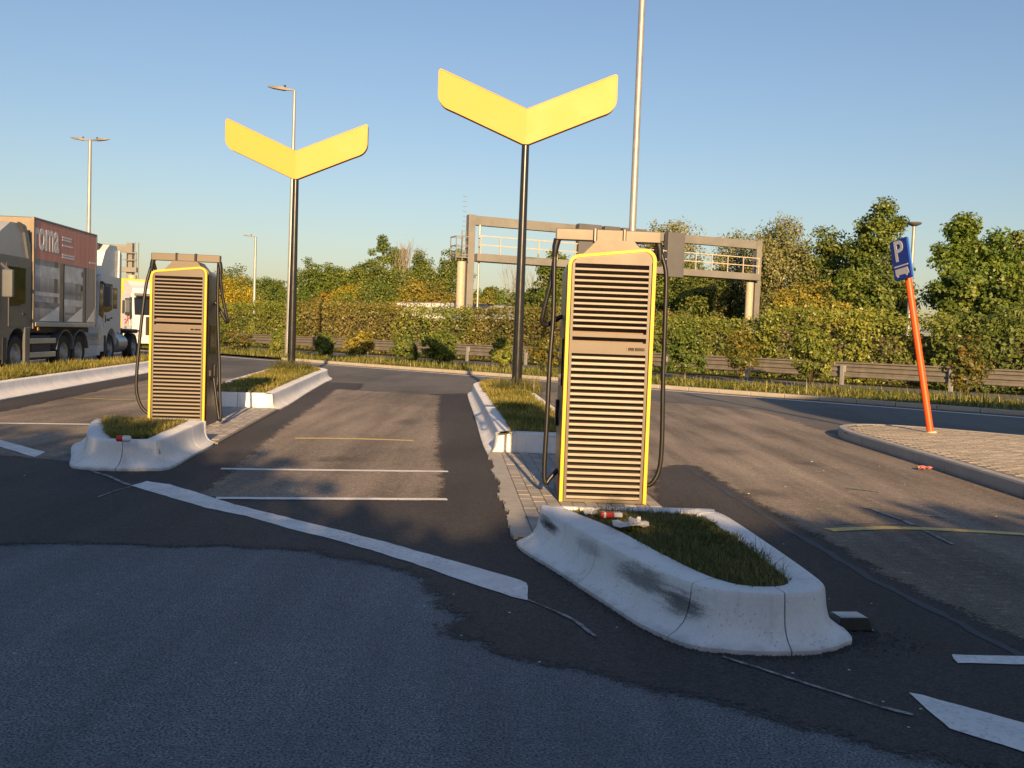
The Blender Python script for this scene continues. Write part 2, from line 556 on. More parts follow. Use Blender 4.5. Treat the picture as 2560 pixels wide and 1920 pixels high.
low2 = t.mix(ym.outputs[0], t.mix(fr, cmb.outputs[0], (0.17, 0.155, 0.13)), t.mix(1.0, (0.33, 0.30, 0.26), shut, 'MULTIPLY'))
zm = t.node('MapRange'); t.put(zm.inputs['Value'], Z); zm.inputs['From Min'].default_value = 2.955; zm.inputs['From Max'].default_value = 2.965
c = t.mix(zm.outputs[0], low2, salmon)
c = t.mix(1.0, c, streaks, 'MULTIPLY')
t.base(c, 0.5, 0, 0.4)
M['curtain'] = t.m


def leaf_mat(name, cols, trans=0.32):
    t = NT(name)
    a = t.node('Attribute', attribute_name='tint').outputs['Fac']
    c = t.ramp(a, [(i / (len(cols) - 1), q) for i, q in enumerate(cols)])
    n = t.n
    d = n.new('ShaderNodeBsdfDiffuse'); t.put(d.inputs['Color'], c)
    tr = n.new('ShaderNodeBsdfTranslucent'); t.put(tr.inputs['Color'], t.mix(1.0, c, (1.1, 1.15, 0.6), 'MULTIPLY'))
    mx = n.new('ShaderNodeMixShader'); mx.inputs[0].default_value = trans
    t.t.links.new(d.outputs[0], mx.inputs[1]); t.t.links.new(tr.outputs[0], mx.inputs[2])
    g = n.new('ShaderNodeBsdfGlossy'); g.inputs['Roughness'].default_value = 0.45
    m2 = n.new('ShaderNodeMixShader'); m2.inputs[0].default_value = 0.03
    t.t.links.new(mx.outputs[0], m2.inputs[1]); t.t.links.new(g.outputs[0], m2.inputs[2])
    t.t.links.new(m2.outputs[0], n['Material Output'].inputs['Surface'])
    return t.m


M['leaf_green'] = leaf_mat('leaf_green', [(0.059, 0.102, 0.020), (0.122, 0.173, 0.032), (0.224, 0.256, 0.043)])
M['leaf_dark'] = leaf_mat('leaf_dark', [(0.058, 0.096, 0.024), (0.124, 0.164, 0.034), (0.238, 0.261, 0.053)])
M['leaf_bright'] = leaf_mat('leaf_bright', [(0.055, 0.105, 0.018), (0.116, 0.183, 0.028), (0.204, 0.252, 0.043)])
M['leaf_willow'] = leaf_mat('leaf_willow', [(0.122, 0.141, 0.053), (0.219, 0.223, 0.088), (0.315, 0.297, 0.122)])
M['leaf_yellow'] = leaf_mat('leaf_yellow', [(0.183, 0.173, 0.022), (0.392, 0.317, 0.029), (0.559, 0.437, 0.040)])
M['leaf_gold'] = leaf_mat('leaf_gold', [(0.140, 0.148, 0.026), (0.280, 0.241, 0.041), (0.392, 0.312, 0.055)])
M['leaf_orange'] = leaf_mat('leaf_orange', [(0.085, 0.112, 0.022), (0.204, 0.175, 0.029), (0.386, 0.183, 0.034)])
M['leaf_red'] = leaf_mat('leaf_red', [(0.076, 0.099, 0.023), (0.166, 0.146, 0.032), (0.458, 0.095, 0.025)])
M['leaf_brown'] = leaf_mat('leaf_brown', [(0.089, 0.111, 0.025), (0.187, 0.174, 0.043), (0.293, 0.234, 0.074)])
M['leaf_hedge'] = leaf_mat('leaf_hedge', [(0.073, 0.117, 0.022), (0.171, 0.205, 0.036), (0.316, 0.323, 0.051)])
M['grass'] = leaf_mat('grass_blades', [(0.078, 0.094, 0.029), (0.150, 0.150, 0.048), (0.360, 0.282, 0.126)], 0.25)
M['grass_dry'] = leaf_mat('dry_grass', [(0.095, 0.111, 0.022), (0.237, 0.214, 0.048), (0.476, 0.372, 0.135)], 0.25)
M['grass_green'] = leaf_mat('verge_grass', [(0.070, 0.099, 0.018), (0.166, 0.178, 0.033), (0.330, 0.280, 0.089)], 0.25)
t = NT('verge_earth')
t.base(t.mix(t.noise(t.pos(), 1.2, 6), (0.05, 0.055, 0.016), (0.115, 0.10, 0.032)), 0.95, 0, 0.1); M['verge'] = t.m

# ------------------------------------------------------------------ the ground and what is painted on it
rng = random.Random(4)


def sheet(name, pts, z, mat, jag=0.0, step=0.12, soft=0.0):
    pts = [Vector((p[0], p[1], 0)) for p in pts]
    out = []
    n = len(pts)
    for i in range(n):
        a, b = pts[i], pts[(i + 1) % n]
        L = (b - a).length
        k = max(1, min(400, int(L / step))) if jag else 1
        nrm = Vector((-(b - a).y, (b - a).x, 0)).normalized() if L > 1e-6 else Vector((0, 0, 0))
        ph = rng.random() * 9
        for j in range(k):
            q = a.lerp(b, j / k)
            if jag and j: q = q + nrm * (jag * (rng.uniform(-0.6, 0.6) + 0.7 * math.sin(ph + j * 0.7) + 0.5 * math.sin(ph + j * 0.23)))
            out.append(q)
    bm = bmesh.new()
    vs = [bm.verts.new((q.x, q.y, z)) for q in out]
    f = bm.faces.new(vs)
    f.normal_update()
    if f.normal.z < 0: f.normal_flip()
    bmesh.ops.triangulate(bm, faces=[f], ngon_method='EAR_CLIP')
    nv = len(vs)
    if soft:                               # frayed rim outside the outline
        area = sum(out[i].x * out[(i + 1) % nv].y - out[(i + 1) % nv].x * out[i].y for i in range(nv))
        sg = 1.0 if area > 0 else -1.0
        lo = []
        for i in range(nv):
            d = out[(i + 2) % nv] - out[i - 2]
            d = Vector((d.y, -d.x, 0)) * sg
            d = d.normalized() * soft if d.length > 1e-6 else Vector((0, 0, 0))
            lo.append(bm.verts.new((out[i].x + d.x, out[i].y + d.y, z)))
        for i in range(nv):
            j = (i + 1) % nv
            q = bm.faces.new((vs[i], lo[i], lo[j], vs[j]))
            q.material_index = 1
            q.normal_update()
            if q.normal.z < 0: q.normal_flip()
        me = bpy.data.meshes.new(name)
        bm.verts.index_update()
        fl = [1.0] * len(bm.verts)
        for w in lo: fl[w.index] = 0.0
        bm.to_mesh(me)
        bm.free()
        at = me.attributes.new('fade', 'FLOAT', 'POINT')
        at.data.foreach_set('value', fl)
        me.materials.append(mat)
        me.materials.append(EDGE[mat])
        return tag(link(name, me), kind='structure')
    me = bpy.data.meshes.new(name)
    bm.to_mesh(me)
    bm.free()
    me.materials.append(mat)
    return tag(link(name, me), kind='structure')


def px(*uv):
    return [G(u, v) for u, v in uv]


sheet('ground', [(-700, -300), (700, -300), (700, 1200), (-700, 1200)], 0.0, M['asphalt'])
sheet('slip_road', [rn(-90, 15.0), rn(60, 15.0), rn(60, 24.72), rn(-90, 24.72)], 0.0016, M['asphalt_road'], 0.05, 0.6)
sheet('motorway', [rn(-160, 30.2), rn(110, 30.2), rn(110, 37.2), rn(-160, 37.2)], 0.004, M['asphalt_road'])
sheet('far_field', [rn(-260, 37.3), rn(200, 37.3), rn(200, 700), rn(-260, 700)], 0.006, M['verge'])
# lanes between the islands: pale brownish, abraded asphalt
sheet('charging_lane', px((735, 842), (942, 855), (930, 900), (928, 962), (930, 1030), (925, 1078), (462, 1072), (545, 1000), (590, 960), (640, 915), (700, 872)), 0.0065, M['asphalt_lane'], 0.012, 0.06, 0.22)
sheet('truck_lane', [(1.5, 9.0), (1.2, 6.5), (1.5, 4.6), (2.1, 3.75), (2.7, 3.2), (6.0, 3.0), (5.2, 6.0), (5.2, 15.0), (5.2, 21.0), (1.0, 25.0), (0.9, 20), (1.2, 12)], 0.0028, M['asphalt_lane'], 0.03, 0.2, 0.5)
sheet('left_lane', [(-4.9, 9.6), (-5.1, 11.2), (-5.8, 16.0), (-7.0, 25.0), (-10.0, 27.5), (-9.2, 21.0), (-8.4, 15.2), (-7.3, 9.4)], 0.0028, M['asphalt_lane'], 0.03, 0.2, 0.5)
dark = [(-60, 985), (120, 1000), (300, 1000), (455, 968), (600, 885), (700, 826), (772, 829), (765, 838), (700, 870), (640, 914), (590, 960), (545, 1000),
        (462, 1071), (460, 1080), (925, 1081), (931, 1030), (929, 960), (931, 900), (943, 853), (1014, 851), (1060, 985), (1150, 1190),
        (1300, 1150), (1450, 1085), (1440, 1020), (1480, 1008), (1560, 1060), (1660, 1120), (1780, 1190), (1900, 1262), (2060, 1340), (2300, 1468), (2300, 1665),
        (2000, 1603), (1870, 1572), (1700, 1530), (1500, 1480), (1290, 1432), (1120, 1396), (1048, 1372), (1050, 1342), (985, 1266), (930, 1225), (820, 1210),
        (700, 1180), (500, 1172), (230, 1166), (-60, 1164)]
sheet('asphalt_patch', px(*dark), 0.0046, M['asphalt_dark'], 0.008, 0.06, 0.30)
sheet('asphalt_patch', [(-8.55, 15.2), (-9.5, 21.7), (-10.3, 27.4), (-9.7, 27.4), (-8.75, 21.2), (-7.6, 13.2), (-8.0, 11.8)], 0.0052, M['asphalt_dark'], 0.02, 0.12, 0.14)


def stripe(name, uv, wid, z, mat, jag=0.0):
    """thin painted stripe along image survey points"""
    p = [G(u, v) for u, v in uv]
    l, r = [], []
    for i, q in enumerate(p):
        t_ = (p[min(i + 1, len(p) - 1)] - p[max(i - 1, 0)]).normalized()
        nn = Vector((-t_.y, t_.x, 0)) * wid / 2
        l.append(q + nn); r.append(q - nn)
    return sheet(name, l + r[::-1], z, mat, jag, 0.06)


stripe('tar_seam', [(1478, 1006), (1560, 1058), (1660, 1120), (1780, 1190), (1900, 1262), (2060, 1342), (2300, 1468)], 0.055, 0.0066, M['tar'], 0.012)
band = [(317, 1041), (367, 1048), (440, 1070), (507, 1092), (600, 1115), (710, 1142), (820, 1170), (960, 1209), (1105, 1250), (1137, 1262), (1140, 1300),
        (1105, 1292), (1000, 1257), (900, 1222), (800, 1190), (710, 1165), (620, 1143), (530, 1116), (440, 1098), (380, 1080), (282, 1051)]
sheet('guide_band', px(*band), 0.0088, M['paint_white'], 0.006, 0.06)
sheet('guide_band', px((-40, 941), (0, 952), (98, 978), (74, 989), (0, 966), (-40, 955)), 0.0088, M['paint_white'], 0.006, 0.06)
sheet('guide_band', px((1963, 1500), (1992, 1505), (2100, 1535), (2212, 1566), (2320, 1596), (2320, 1668), (2212, 1629), (2120, 1600), (2051, 1578)), 0.0088, M['paint_white'], 0.005, 0.06)
sheet('bay_line', px((2056, 1417), (2212, 1421), (2330, 1424), (2330, 1442), (2212, 1439), (2069, 1436)), 0.0088, M['paint_white'], 0.004, 0.06)
stripe('bay_line', [(477, 1014), (600, 1016), (780, 1018), (968, 1020)], 0.10, 0.0088, M['paint_white'], 0.004)
stripe('bay_line', [(466, 1078), (600, 1079), (780, 1080), (966, 1081)], 0.10, 0.0108, M['paint_white'], 0.004)
stripe('bay_line', [(-40, 915), (60, 916), (212, 918)], 0.13, 0.0088, M['paint_white'], 0.006)
stripe('setting_out_line', [(637, 948), (700, 948), (770, 949), (840, 951), (893, 953)], 0.12, 0.0088, M['paint_yellow'], 0.004)
stripe('setting_out_line', [(160, 861), (240, 864), (330, 867)], 0.09, 0.0108, M['paint_yellow'], 0.004)
stripe('setting_out_line', [(1790, 1147), (1850, 1144), (1920, 1142), (2000, 1144), (2100, 1149), (2200, 1155), (2215, 1157)], 0.115, 0.0088, M['paint_yellow'], 0.003)
stripe('chalk_line', [(1140, 1299), (1200, 1324), (1240, 1343), (1285, 1378)], 0.018, 0.0108, M['paint_faint'], 0.004)
stripe('chalk_line', [(1560, 1422), (1640, 1447), (1760, 1487), (1900, 1531), (1972, 1549)], 0.022, 0.0108, M['paint_faint'], 0.003)
stripe('chalk_line', [(1866, 1097), (1900, 1108), (1940, 1122), (1975, 1136)], 0.045, 0.0108, M['paint_faint'], 0.01)
stripe('chalk_line', [(1997, 1148), (2025, 1162), (2058, 1178)], 0.035, 0.0108, M['paint_faint'], 0.003)
stripe('chalk_line', [(1800, 1135), (1870, 1132), (1950, 1134)], 0.018, 0.0108, M['paint_faint'], 0.002)
stripe('chalk_line', [(212, 1076), (250, 1062), (284, 1053)], 0.02, 0.0108, M['paint_faint'], 0.004)
stripe('chalk_line', [(195, 1018), (225, 1027), (280, 1050)], 0.035, 0.0108, M['paint_faint'], 0.01)
stripe('chalk_line', [(1830, 1056), (1900, 1064)], 0.05, 0.0108, M['paint_faint'], 0.006)
stripe('chalk_line', [(1975, 1114), (2040, 1119)], 0.04, 0.0108, M['paint_faint'], 0.006)
sheet('edge_line', [rn(-90, 24.02), rn(60, 24.02), rn(60, 24.26), rn(-90, 24.26)], 0.006, M['paint_white'], 0.012, 0.3)
sheet('motorway_line', [rn(-160, 31.4), rn(110, 31.4), rn(110, 31.58), rn(-160, 31.58)], 0.009, M['paint_white'])
sheet('verge', [rn(-160, 24.98), rn(110, 24.98), rn(110, 30.1), rn(-160, 30.1)], 0.09, M['verge'])

# kerb along the verge: one structure, its stones children
vk = tag(bpy.data.objects.new('verge_kerb', None), kind='structure')
COL.objects.link(vk)
ang = math.atan2(ROAD_D.y, ROAD_D.x)
ks = MB().bbox(-0.493, 0.493, -0.12, 0.12, 0, 0.12, 0.015).mesh('kerb_stone', M['verge_kerb'])
for i in range(-34, 32):
    link('kerb_stone', ks, vk, rn(i, 24.86), (0, 0, ang))

# ------------------------------------------------------------------ concrete islands
def block_ring(th, st, top, joints, mat, prof=None, flat=()):
    """st: list of (base, rim, inner) xy; each joint-to-joint run is one kerb block"""
    origin = Vector(th.location)
    per = 5
    loops = []
    for k in range(3):
        loops.append(catmull([(s[k][0], s[k][1], 0) for s in st], per, True))
    n = len(loops[0])
    prof = prof or [(0.0, 0.0), (0.0, 0.10), (0.40, 0.19), (0.66, 0.30), (0.82, 0.44), (0.90, 0.62), (0.965, 0.90), (0.985, 0.955), (1.02, 0.985), (1.09, 1.0)]
    marks = sorted(int(j * per) % n for j in joints)
    for a, b in zip(marks, marks[1:] + [marks[0] + n]):
        sec = []
        for i in range(a, b + 1):
            B, Rm, I = (loops[k][i % n].copy() for k in range(3))
            if i in (a, b):
                o = (i + 1) if i == a else (i - 1)
                d = (loops[1][o % n] - Rm).normalized() * 0.004
                B, Rm, I = B + d, Rm + d, I + d
            row = []
            for q, zf in prof:
                if q <= 1.0: xy = B.lerp(Rm, q)
                else: xy = Rm.lerp(I, q - 1.0)
                row.append((xy.x, xy.y, zf * top))
            row.append((*Rm.lerp(I, 0.9)[:2], top))
            row.append((*I[:2], top * 0.975))
            row.append((*I[:2], 0.0))
            sec.append([(x - origin.x, y - origin.y, z - origin.z) for x, y, z in row])
        m = len(sec[0])
        v = [p_ for r_ in sec for p_ in r_]
        f = []
        for i in range(len(sec) - 1):
            for j in range(m):
                f.append((i * m + j, (i + 1) * m + j, (i + 1) * m + (j + 1) % m, i * m + (j + 1) % m))
        f.append(tuple(range(m)))
        f.append(tuple((len(sec) - 1) * m + j for j in range(m - 1, -1, -1)))
        MB().add(v, f).build('kerb_block', mat, th, 35)
    return [Vector((p_.x, p_.y, 0)) for p_ in loops[2]]


def inside(poly, P):
    x, y = P[:, 0], P[:, 1]
    r = np.zeros(len(P), bool)
    n = len(poly)
    for i in range(n):
        x1, y1 = poly[i][0], poly[i][1]
        x2, y2 = poly[(i + 1) % n][0], poly[(i + 1) % n][1]
        c = ((y1 > y) != (y2 > y)) & (x < (x2 - x1) * (y - y1) / (y2 - y1 + 1e-12) + x1)
        r ^= c
    return r


def vnoise(P, s, seed=0):
    """cheap smooth noise 0..1 from a few sines"""
    r = np.random.default_rng(seed)
    o = np.zeros(len(P))
    for k in range(7):
        w = r.normal(size=P.shape[1]) * s * (1 + 0.35 * k)
        o += np.sin(P @ w + r.uniform(0, 6.3)) / (1 + 0.3 * k)
    return np.clip(0.5 + o / 5.5, 0, 1)


def blades(name, poly, z, n, L, wdt, mat, label, seed=1, patchy=0.4, bias=0.0):
    r = np.random.default_rng(seed)
    A = np.array([(p_[0], p_[1]) for p_ in poly])
    lo, hi = A.min(0), A.max(0)
    P = r.uniform(lo, hi, size=(n * 3, 2))
    P = P[inside(A, P)]
    cl = vnoise(P, 3.0, seed)
    P = P[(cl > patchy * r.uniform(0, 1, len(P)))][:n]
    k = len(P)
    cl = vnoise(P, 2.2, seed + 3)
    ln = L * r.uniform(0.35, 1.25, k) * (0.6 + 0.8 * cl)
    az = r.uniform(0, 2 * PI, k)
    lean = r.uniform(0.1, 1.25, k)
    d = np.stack([np.cos(az) * np.sin(lean), np.sin(az) * np.sin(lean), np.cos(lean)], 1)
    sd = np.stack([-np.sin(az), np.cos(az), np.zeros(k)], 1)
    ww = (wdt * r.uniform(0.6, 1.4, k))[:, None]
    b = np.concatenate([P, np.full((k, 1), z)], 1)
    mid = b + d * (ln * 0.55)[:, None]
    d2 = d.copy(); d2[:, 2] *= 0.35; d2 /= np.linalg.norm(d2, axis=1)[:, None]
    tip = mid + d2 * (ln * 0.5)[:, None]
    ml, mr = mid - sd * ww * 0.42, mid + sd * ww * 0.42
    V = np.concatenate([np.stack([b - sd * ww * 0.5, b + sd * ww * 0.5, mr, ml], 1), np.stack([ml, mr, tip + sd * ww * 0.08, tip - sd * ww * 0.08], 1)])
    tint = np.clip(0.55 * r.uniform(0, 1, k) + 0.6 * vnoise(P, 1.6, seed + 9) - 0.1 + bias, 0, 1)
    tint = np.concatenate([tint, tint])
    o = link(name, quad_mesh(name, V, mat, tint))
    return tag(o, label, 'grass', None, 'stuff')


def leaf_quads(C, size, r, nrm=None, flat=0.6):
    n = len(C)
    a = r.normal(size=(n, 3))
    if nrm is not None: a = a * flat + nrm
    a /= np.linalg.norm(a, axis=1)[:, None] + 1e-9
    b = r.normal(size=(n, 3))
    b -= (b * a).sum(1)[:, None] * a
    b /= np.linalg.norm(b, axis=1)[:, None] + 1e-9
    c = np.cross(a, b)
    s = (size * r.uniform(0.55, 1.35, n))[:, None]
    return np.stack([C - b * s * .5, C + c * s * .30, C + b * s * .5, C - c * s * .30], 1)


def planter(label, st, top, joints, soil_label, n, L, wdt, gmat, seed, patchy=0.35, bias=0.0):
    c = st[0][1]
    th = thing('concrete_planter', label, 'planter', (c[0], c[1], 0), 0, 'concrete planters of the charging islands')
    inner = block_ring(th, st, top, joints, M['planter'])
    bm = bmesh.new()
    f = bm.faces.new([bm.verts.new((p_.x - c[0], p_.y - c[1], top - 0.035)) for p_ in inner])
    f.normal_update()
    if f.normal.z < 0: f.normal_flip()
    bmesh.ops.triangulate(bm, faces=[f])
    me = bpy.data.meshes.new('soil'); bm.to_mesh(me); bm.free()
    me.materials.append(M['soil'])
    link('soil', me, th)
    # grass spills a little over the rim
    cen = sum(inner, Vector()) / len(inner)
    g = [p_ + (p_ - cen).normalized() * 0.02 for p_ in inner]
    blades('grass', g, top - 0.04, n, L, wdt, gmat, soil_label, seed, patchy, bias)
    A = np.array([(p_.x, p_.y) for p_ in inner])
    r = np.random.default_rng(seed + 50)
    area = np.prod(A.max(0) - A.min(0))
    k = int(min(9000, 2600 * area)) if L < .12 else int(min(9000, 700 * area))
    P = r.uniform(A.min(0), A.max(0), size=(k, 2))
    P = P[inside(A, P)]
    P = P[vnoise(P, 2.5, seed + 8) > .42]
    C = np.concatenate([P, top - .03 + r.uniform(0.0, L * .55, (len(P), 1))], 1)
    q = leaf_quads(C, .026 if L < .12 else .05, r, np.array([[0, 0, 1.0]]), .6)
    tag(link('weeds', quad_mesh('weeds', q, M['leaf_green'] if seed == 11 else M['leaf_hedge'], np.clip(r.uniform(-.5, .9, len(P)), 0, 1))), 'broad leaved weeds mixed into the ' + soil_label, 'weeds', None, 'stuff')
    return th


NEAR = [((.07, 6.56), (.24, 6.62), (.42, 6.58)), ((.33, 5.78), (.46, 5.86), (.67, 5.98)), ((.54, 5.18), (.65, 5.27), (.86, 5.35)),
        ((.69, 4.76), (.83, 4.84), (1.0, 4.92)), ((.87, 4.47), (.98, 4.58), (1.10, 4.73)), ((1.08, 4.40), (1.12, 4.53), (1.18, 4.66)),
        ((1.27, 4.40), (1.27, 4.52), (1.28, 4.65)), ((1.47, 4.44), (1.44, 4.56), (1.37, 4.69)), ((1.64, 4.56), (1.55, 4.66), (1.42, 4.77)),
        ((1.73, 4.75), (1.60, 4.83), (1.44, 4.92)), ((1.70, 5.6), (1.57, 5.6), (1.41, 5.6)), ((1.64, 6.45), (1.51, 6.5), (1.35, 6.46)),
        ((1.52, 6.74), (1.45, 6.70), (1.31, 6.58)), ((1.38, 6.82), (1.38, 6.79), (1.24, 6.63)), ((.40, 6.71), (.40, 6.68), (.50, 6.62))]
planter('large white concrete planter in the foreground with black tyre scuffs along its side', NEAR, 0.27, [0, 1.4, 3.6, 6.4, 9.6, 11.6, 13, 14],
        'dark weedy grass filling the scuffed foreground planter', 52000, 0.055, 0.0062, M['grass'], 11, 0.35, 0.0)
NEARB = [((-.29, 11.70), (-.15, 11.84), (.02, 11.98)), ((-.62, 16.5), (-.48, 16.5), (-.30, 16.5)), ((-.98, 21.6), (-.85, 21.6), (-.70, 21.6)),
         ((-1.03, 23.2), (-.9, 23.0), (-.74, 22.9)), ((-.85, 24.3), (-.72, 24.0), (-.55, 23.7)), ((-.3, 24.4), (-.3, 24.1), (-.3, 23.8)),
         ((.15, 24.0), (.05, 23.8), (-.06, 23.5)), ((.52, 21.5), (.40, 21.0), (.26, 20.9)), ((.86, 16.3), (.72, 16.2), (.55, 16.2)),
         ((1.24, 11.8), (1.10, 11.84), (.93, 11.98)), ((1.02, 11.66), (1.02, 11.68), (.9, 11.86)), ((-.12, 11.66), (-.10, 11.68), (.06, 11.86))]
planter('long white planter behind the front charger with the tall arrow sign growing from its grass', NEARB, 0.27,
        [0, .2, .4, .6, .8, 1, 1.4, 1.8, 2.2, 3, 4.5, 6, 7, 8, 9, 10, 10.4, 11.2], 'yellowish grass in the planter behind the front charger', 48000, 0.11, 0.013, M['grass_dry'], 12, 0.3)
LEFTF = [((-4.98, 10.95), (-4.84, 11.1), (-4.68, 11.05)), ((-4.52, 9.85), (-4.40, 9.95), (-4.24, 10.05)), ((-4.27, 9.30), (-4.13, 9.42), (-3.99, 9.57)),
         ((-4.05, 9.18), (-4.0, 9.30), (-3.92, 9.45)), ((-3.78, 9.17), (-3.76, 9.29), (-3.76, 9.43)), ((-3.48, 9.25), (-3.54, 9.36), (-3.63, 9.47)),
         ((-3.34, 9.42), (-3.46, 9.47), (-3.62, 9.57)), ((-3.44, 10.4), (-3.56, 10.4), (-3.74, 10.4)), ((-3.54, 11.42), (-3.66, 11.34), (-3.84, 11.24)),
         ((-3.74, 11.5), (-3.76, 11.48), (-3.90, 11.33)), ((-4.72, 11.33), (-4.72, 11.30), (-4.62, 11.18))]
planter('short white planter in front of the second charger holding sunlit grass', LEFTF, 0.29, [0, 2, 4, 6, 7.4, 8.2, 9, 10],
        'sunlit grass in the short planter before the second charger', 26000, 0.085, 0.0095, M['grass_dry'], 13, 0.2)
LEFTB = [((-4.03, 16.9), (-4.2, 17.0), (-4.38, 17.1)), ((-4.5, 21.2), (-4.64, 21.2), (-4.85, 21.2)), ((-4.92, 25.2), (-5.06, 25.2), (-5.27, 25.2)),
         ((-5.12, 27.3), (-5.24, 27.2), (-5.44, 27.1)), ((-5.6, 28.6), (-5.68, 28.4), (-5.8, 28.1)), ((-6.3, 28.9), (-6.3, 28.7), (-6.3, 28.4)),
         ((-6.95, 28.3), (-6.82, 28.2), (-6.66, 28.0)), ((-6.75, 25.4), (-6.6, 25.4), (-6.4, 25.4)), ((-5.95, 18.5), (-5.8, 18.5), (-5.6, 18.5)),
         ((-5.75, 16.8), (-5.6, 16.9), (-5.42, 17.05)), ((-5.5, 16.55), (-5.5, 16.57), (-5.4, 16.72)), ((-4.3, 16.72), (-4.3, 16.74), (-4.42, 16.86))]
planter('white planter behind the second charger with the smaller looking arrow sign in its grass', LEFTB, 0.28,
        [0, .25, .5, .75, 1, 1.5, 2, 3, 4.5, 6, 7, 8, 9, 10, 10.6, 11.4], 'grass with tall weeds in the planter behind the second charger', 40000, 0.12, 0.014, M['grass_dry'], 14, 0.3)
STRIP = [((-7.7, 9), (-8.05, 9), (-8.25, 9)), ((-8.75, 16.4), (-9.1, 16.6), (-9.3, 16.7)), ((-9.48, 21.6), (-9.82, 21.8), (-10.02, 21.8)), ((-10.15, 26.6), (-10.5, 26.7), (-10.7, 26.7)),
         ((-10.8, 31), (-11.1, 31), (-11.3, 31)), ((-11.2, 32.6), (-11.4, 32.3), (-11.5, 32.0)), ((-12.0, 32.1), (-11.9, 31.9), (-11.8, 31.6)), ((-11.9, 27), (-11.78, 27), (-11.6, 27)),
         ((-11.6, 22), (-11.48, 22), (-11.3, 22)), ((-10.9, 16), (-10.78, 16), (-10.6, 16)), ((-10.2, 9), (-10.05, 9), (-9.9, 9))]
planter('long white kerbed grass strip beside the parked trucks at left', STRIP, 0.27, [0, .5, 1, 1.33, 1.67, 2, 2.33, 2.67, 3, 3.5, 4, 5.5, 7, 8, 9, 10],
        'tall sunlit grass growing beside the parked trucks', 56000, 0.16, 0.017, M['grass_dry'], 15, 0.2)
# a few taller weeds around the sign poles
for (cx, cy, sd, lab) in ((0.1, 20.5, 31, 'weeds round the foot of the taller arrow sign pole'), (-6.0, 25.9, 32, 'weeds round the foot of the arrow sign pole at left')):
    blades('weeds', [(cx - .5, cy - .6), (cx + .5, cy - .6), (cx + .5, cy + .6), (cx - .5, cy + .6)], 0.24, 1800, 0.30, 0.016, M['grass'], lab, sd, 0.5)

blades('weeds', [(1.28, 4.72), (1.42, 4.78), (1.43, 5.15), (1.33, 5.15)], 0.23, 70, 0.24, 0.0032, M['grass'], 'tall thin grass stalks at the pointed end of the foreground planter', 33, 0.0, .1)
blades('weeds', [(0.5, 6.3), (1.25, 6.3), (1.25, 6.6), (0.45, 6.6)], 0.23, 120, 0.15, 0.0032, M['grass'], 'grass stalks along the back edge of the foreground planter', 34, 0.0, .0)

# paved strips the chargers stand on
pav_me = MB().bbox(-0.052, 0.052, -0.107, 0.107, -0.04, 0.0, 0.004).mesh('paver', M['paver'])


def paved_strip(x0, x1, y0, y1, slope, seed):
    r = random.Random(seed)
    th = tag(bpy.data.objects.new('pavement', None), kind='structure')
    COL.objects.link(th)
    th.location = (x0, y0, 0)
    a = math.atan(-slope)
    th.rotation_euler = (0, 0, a)
    w, L = x1 - x0, y1 - y0
    MB().box(0.0, w, 0, L, 0.0, 0.024).build('bed', M['joint'], th)
    pts = []
    e = MB()
    k = 70
    le = [(-0.03 - 0.018 * math.sin(i * 0.31) - 0.012 * math.sin(i * 0.83) + r.uniform(-0.012, 0.012), L * i / k) for i in range(k + 1)]
    poly = le + [(0.115, L), (0.115, 0)]
    e.prism(poly, lambda p_, q, d: (p_, q, d), 0.0, 0.030)
    e.build('edge_strip', M['strip'], th)
    n = int((w - 0.12) / 0.11)
    m = int(L / 0.22)
    for i in range(n):
        for j in range(m):
            yy = 0.11 + j * 0.22 + (0.11 if i % 2 else 0.0)
            if yy + 0.11 > L: continue
            link('paver', pav_me, th, (0.174 + i * 0.11 + r.uniform(-.001, .001), yy, 0.032 + r.uniform(-.002, .002)), (r.uniform(-.006, .006), r.uniform(-.006, .006), r.uniform(-.008, .008)))


paved_strip(0.08, 1.42, 6.75, 11.62, -0.062, 5)
paved_strip(-4.88, -3.52, 11.42, 16.62, -0.098, 6)

# island with the leaning parking sign
isl = tag(bpy.data.objects.new('traffic_island', None), kind='structure')
COL.objects.link(isl)
IS = [(5.16, 5.0), (5.18, 9.0), (5.22, 12), (5.22, 14.5), (5.28, 15.3), (5.46, 15.9), (5.85, 16.38), (6.4, 16.5), (7.0, 16.3), (7.6, 15.85), (8.2, 15.33), (12, 12.05), (12, 5.0)]
edge = catmull([(x, y, 0) for x, y in IS[:12]], 8)
acc = [0.0]
for a, b in zip(edge, edge[1:]): acc.append(acc[-1] + (b - a).length)


def along(s):
    for i in range(len(edge) - 1):
        if acc[i + 1] >= s:
            return edge[i].lerp(edge[i + 1], (s - acc[i]) / max(1e-6, acc[i + 1] - acc[i]))
    return edge[-1]


nb = int(acc[-1] / 0.9)
for k in range(nb):
    s0, s1 = k * acc[-1] / nb + 0.004, (k + 1) * acc[-1] / nb - 0.004
    sec = []
    for q in range(6):
        s = s0 + (s1 - s0) * q / 5
        p_ = along(s)
        tt = (along(min(s + .05, acc[-1])) - along(max(s - .05, 0))).normalized()
        nn = Vector((tt.y, -tt.x, 0))
        sec.append([tuple(p_ + nn * o + Vector((0, 0, z))) for o, z in ((0, 0), (0.0, 0.135), (0.016, 0.155), (0.13, 0.155), (0.13, 0.0))])
    v = [x for r_ in sec for x in r_]
    f = [(i * 5 + j, (i + 1) * 5 + j, (i + 1) * 5 + (j + 1) % 5, i * 5 + (j + 1) % 5) for i in range(5) for j in range(5)] + [tuple(range(5)), tuple(25 + j for j in range(5))]
    MB().add(v, f).build('kerb_block', M['kerb'], isl, 30)
inner = []
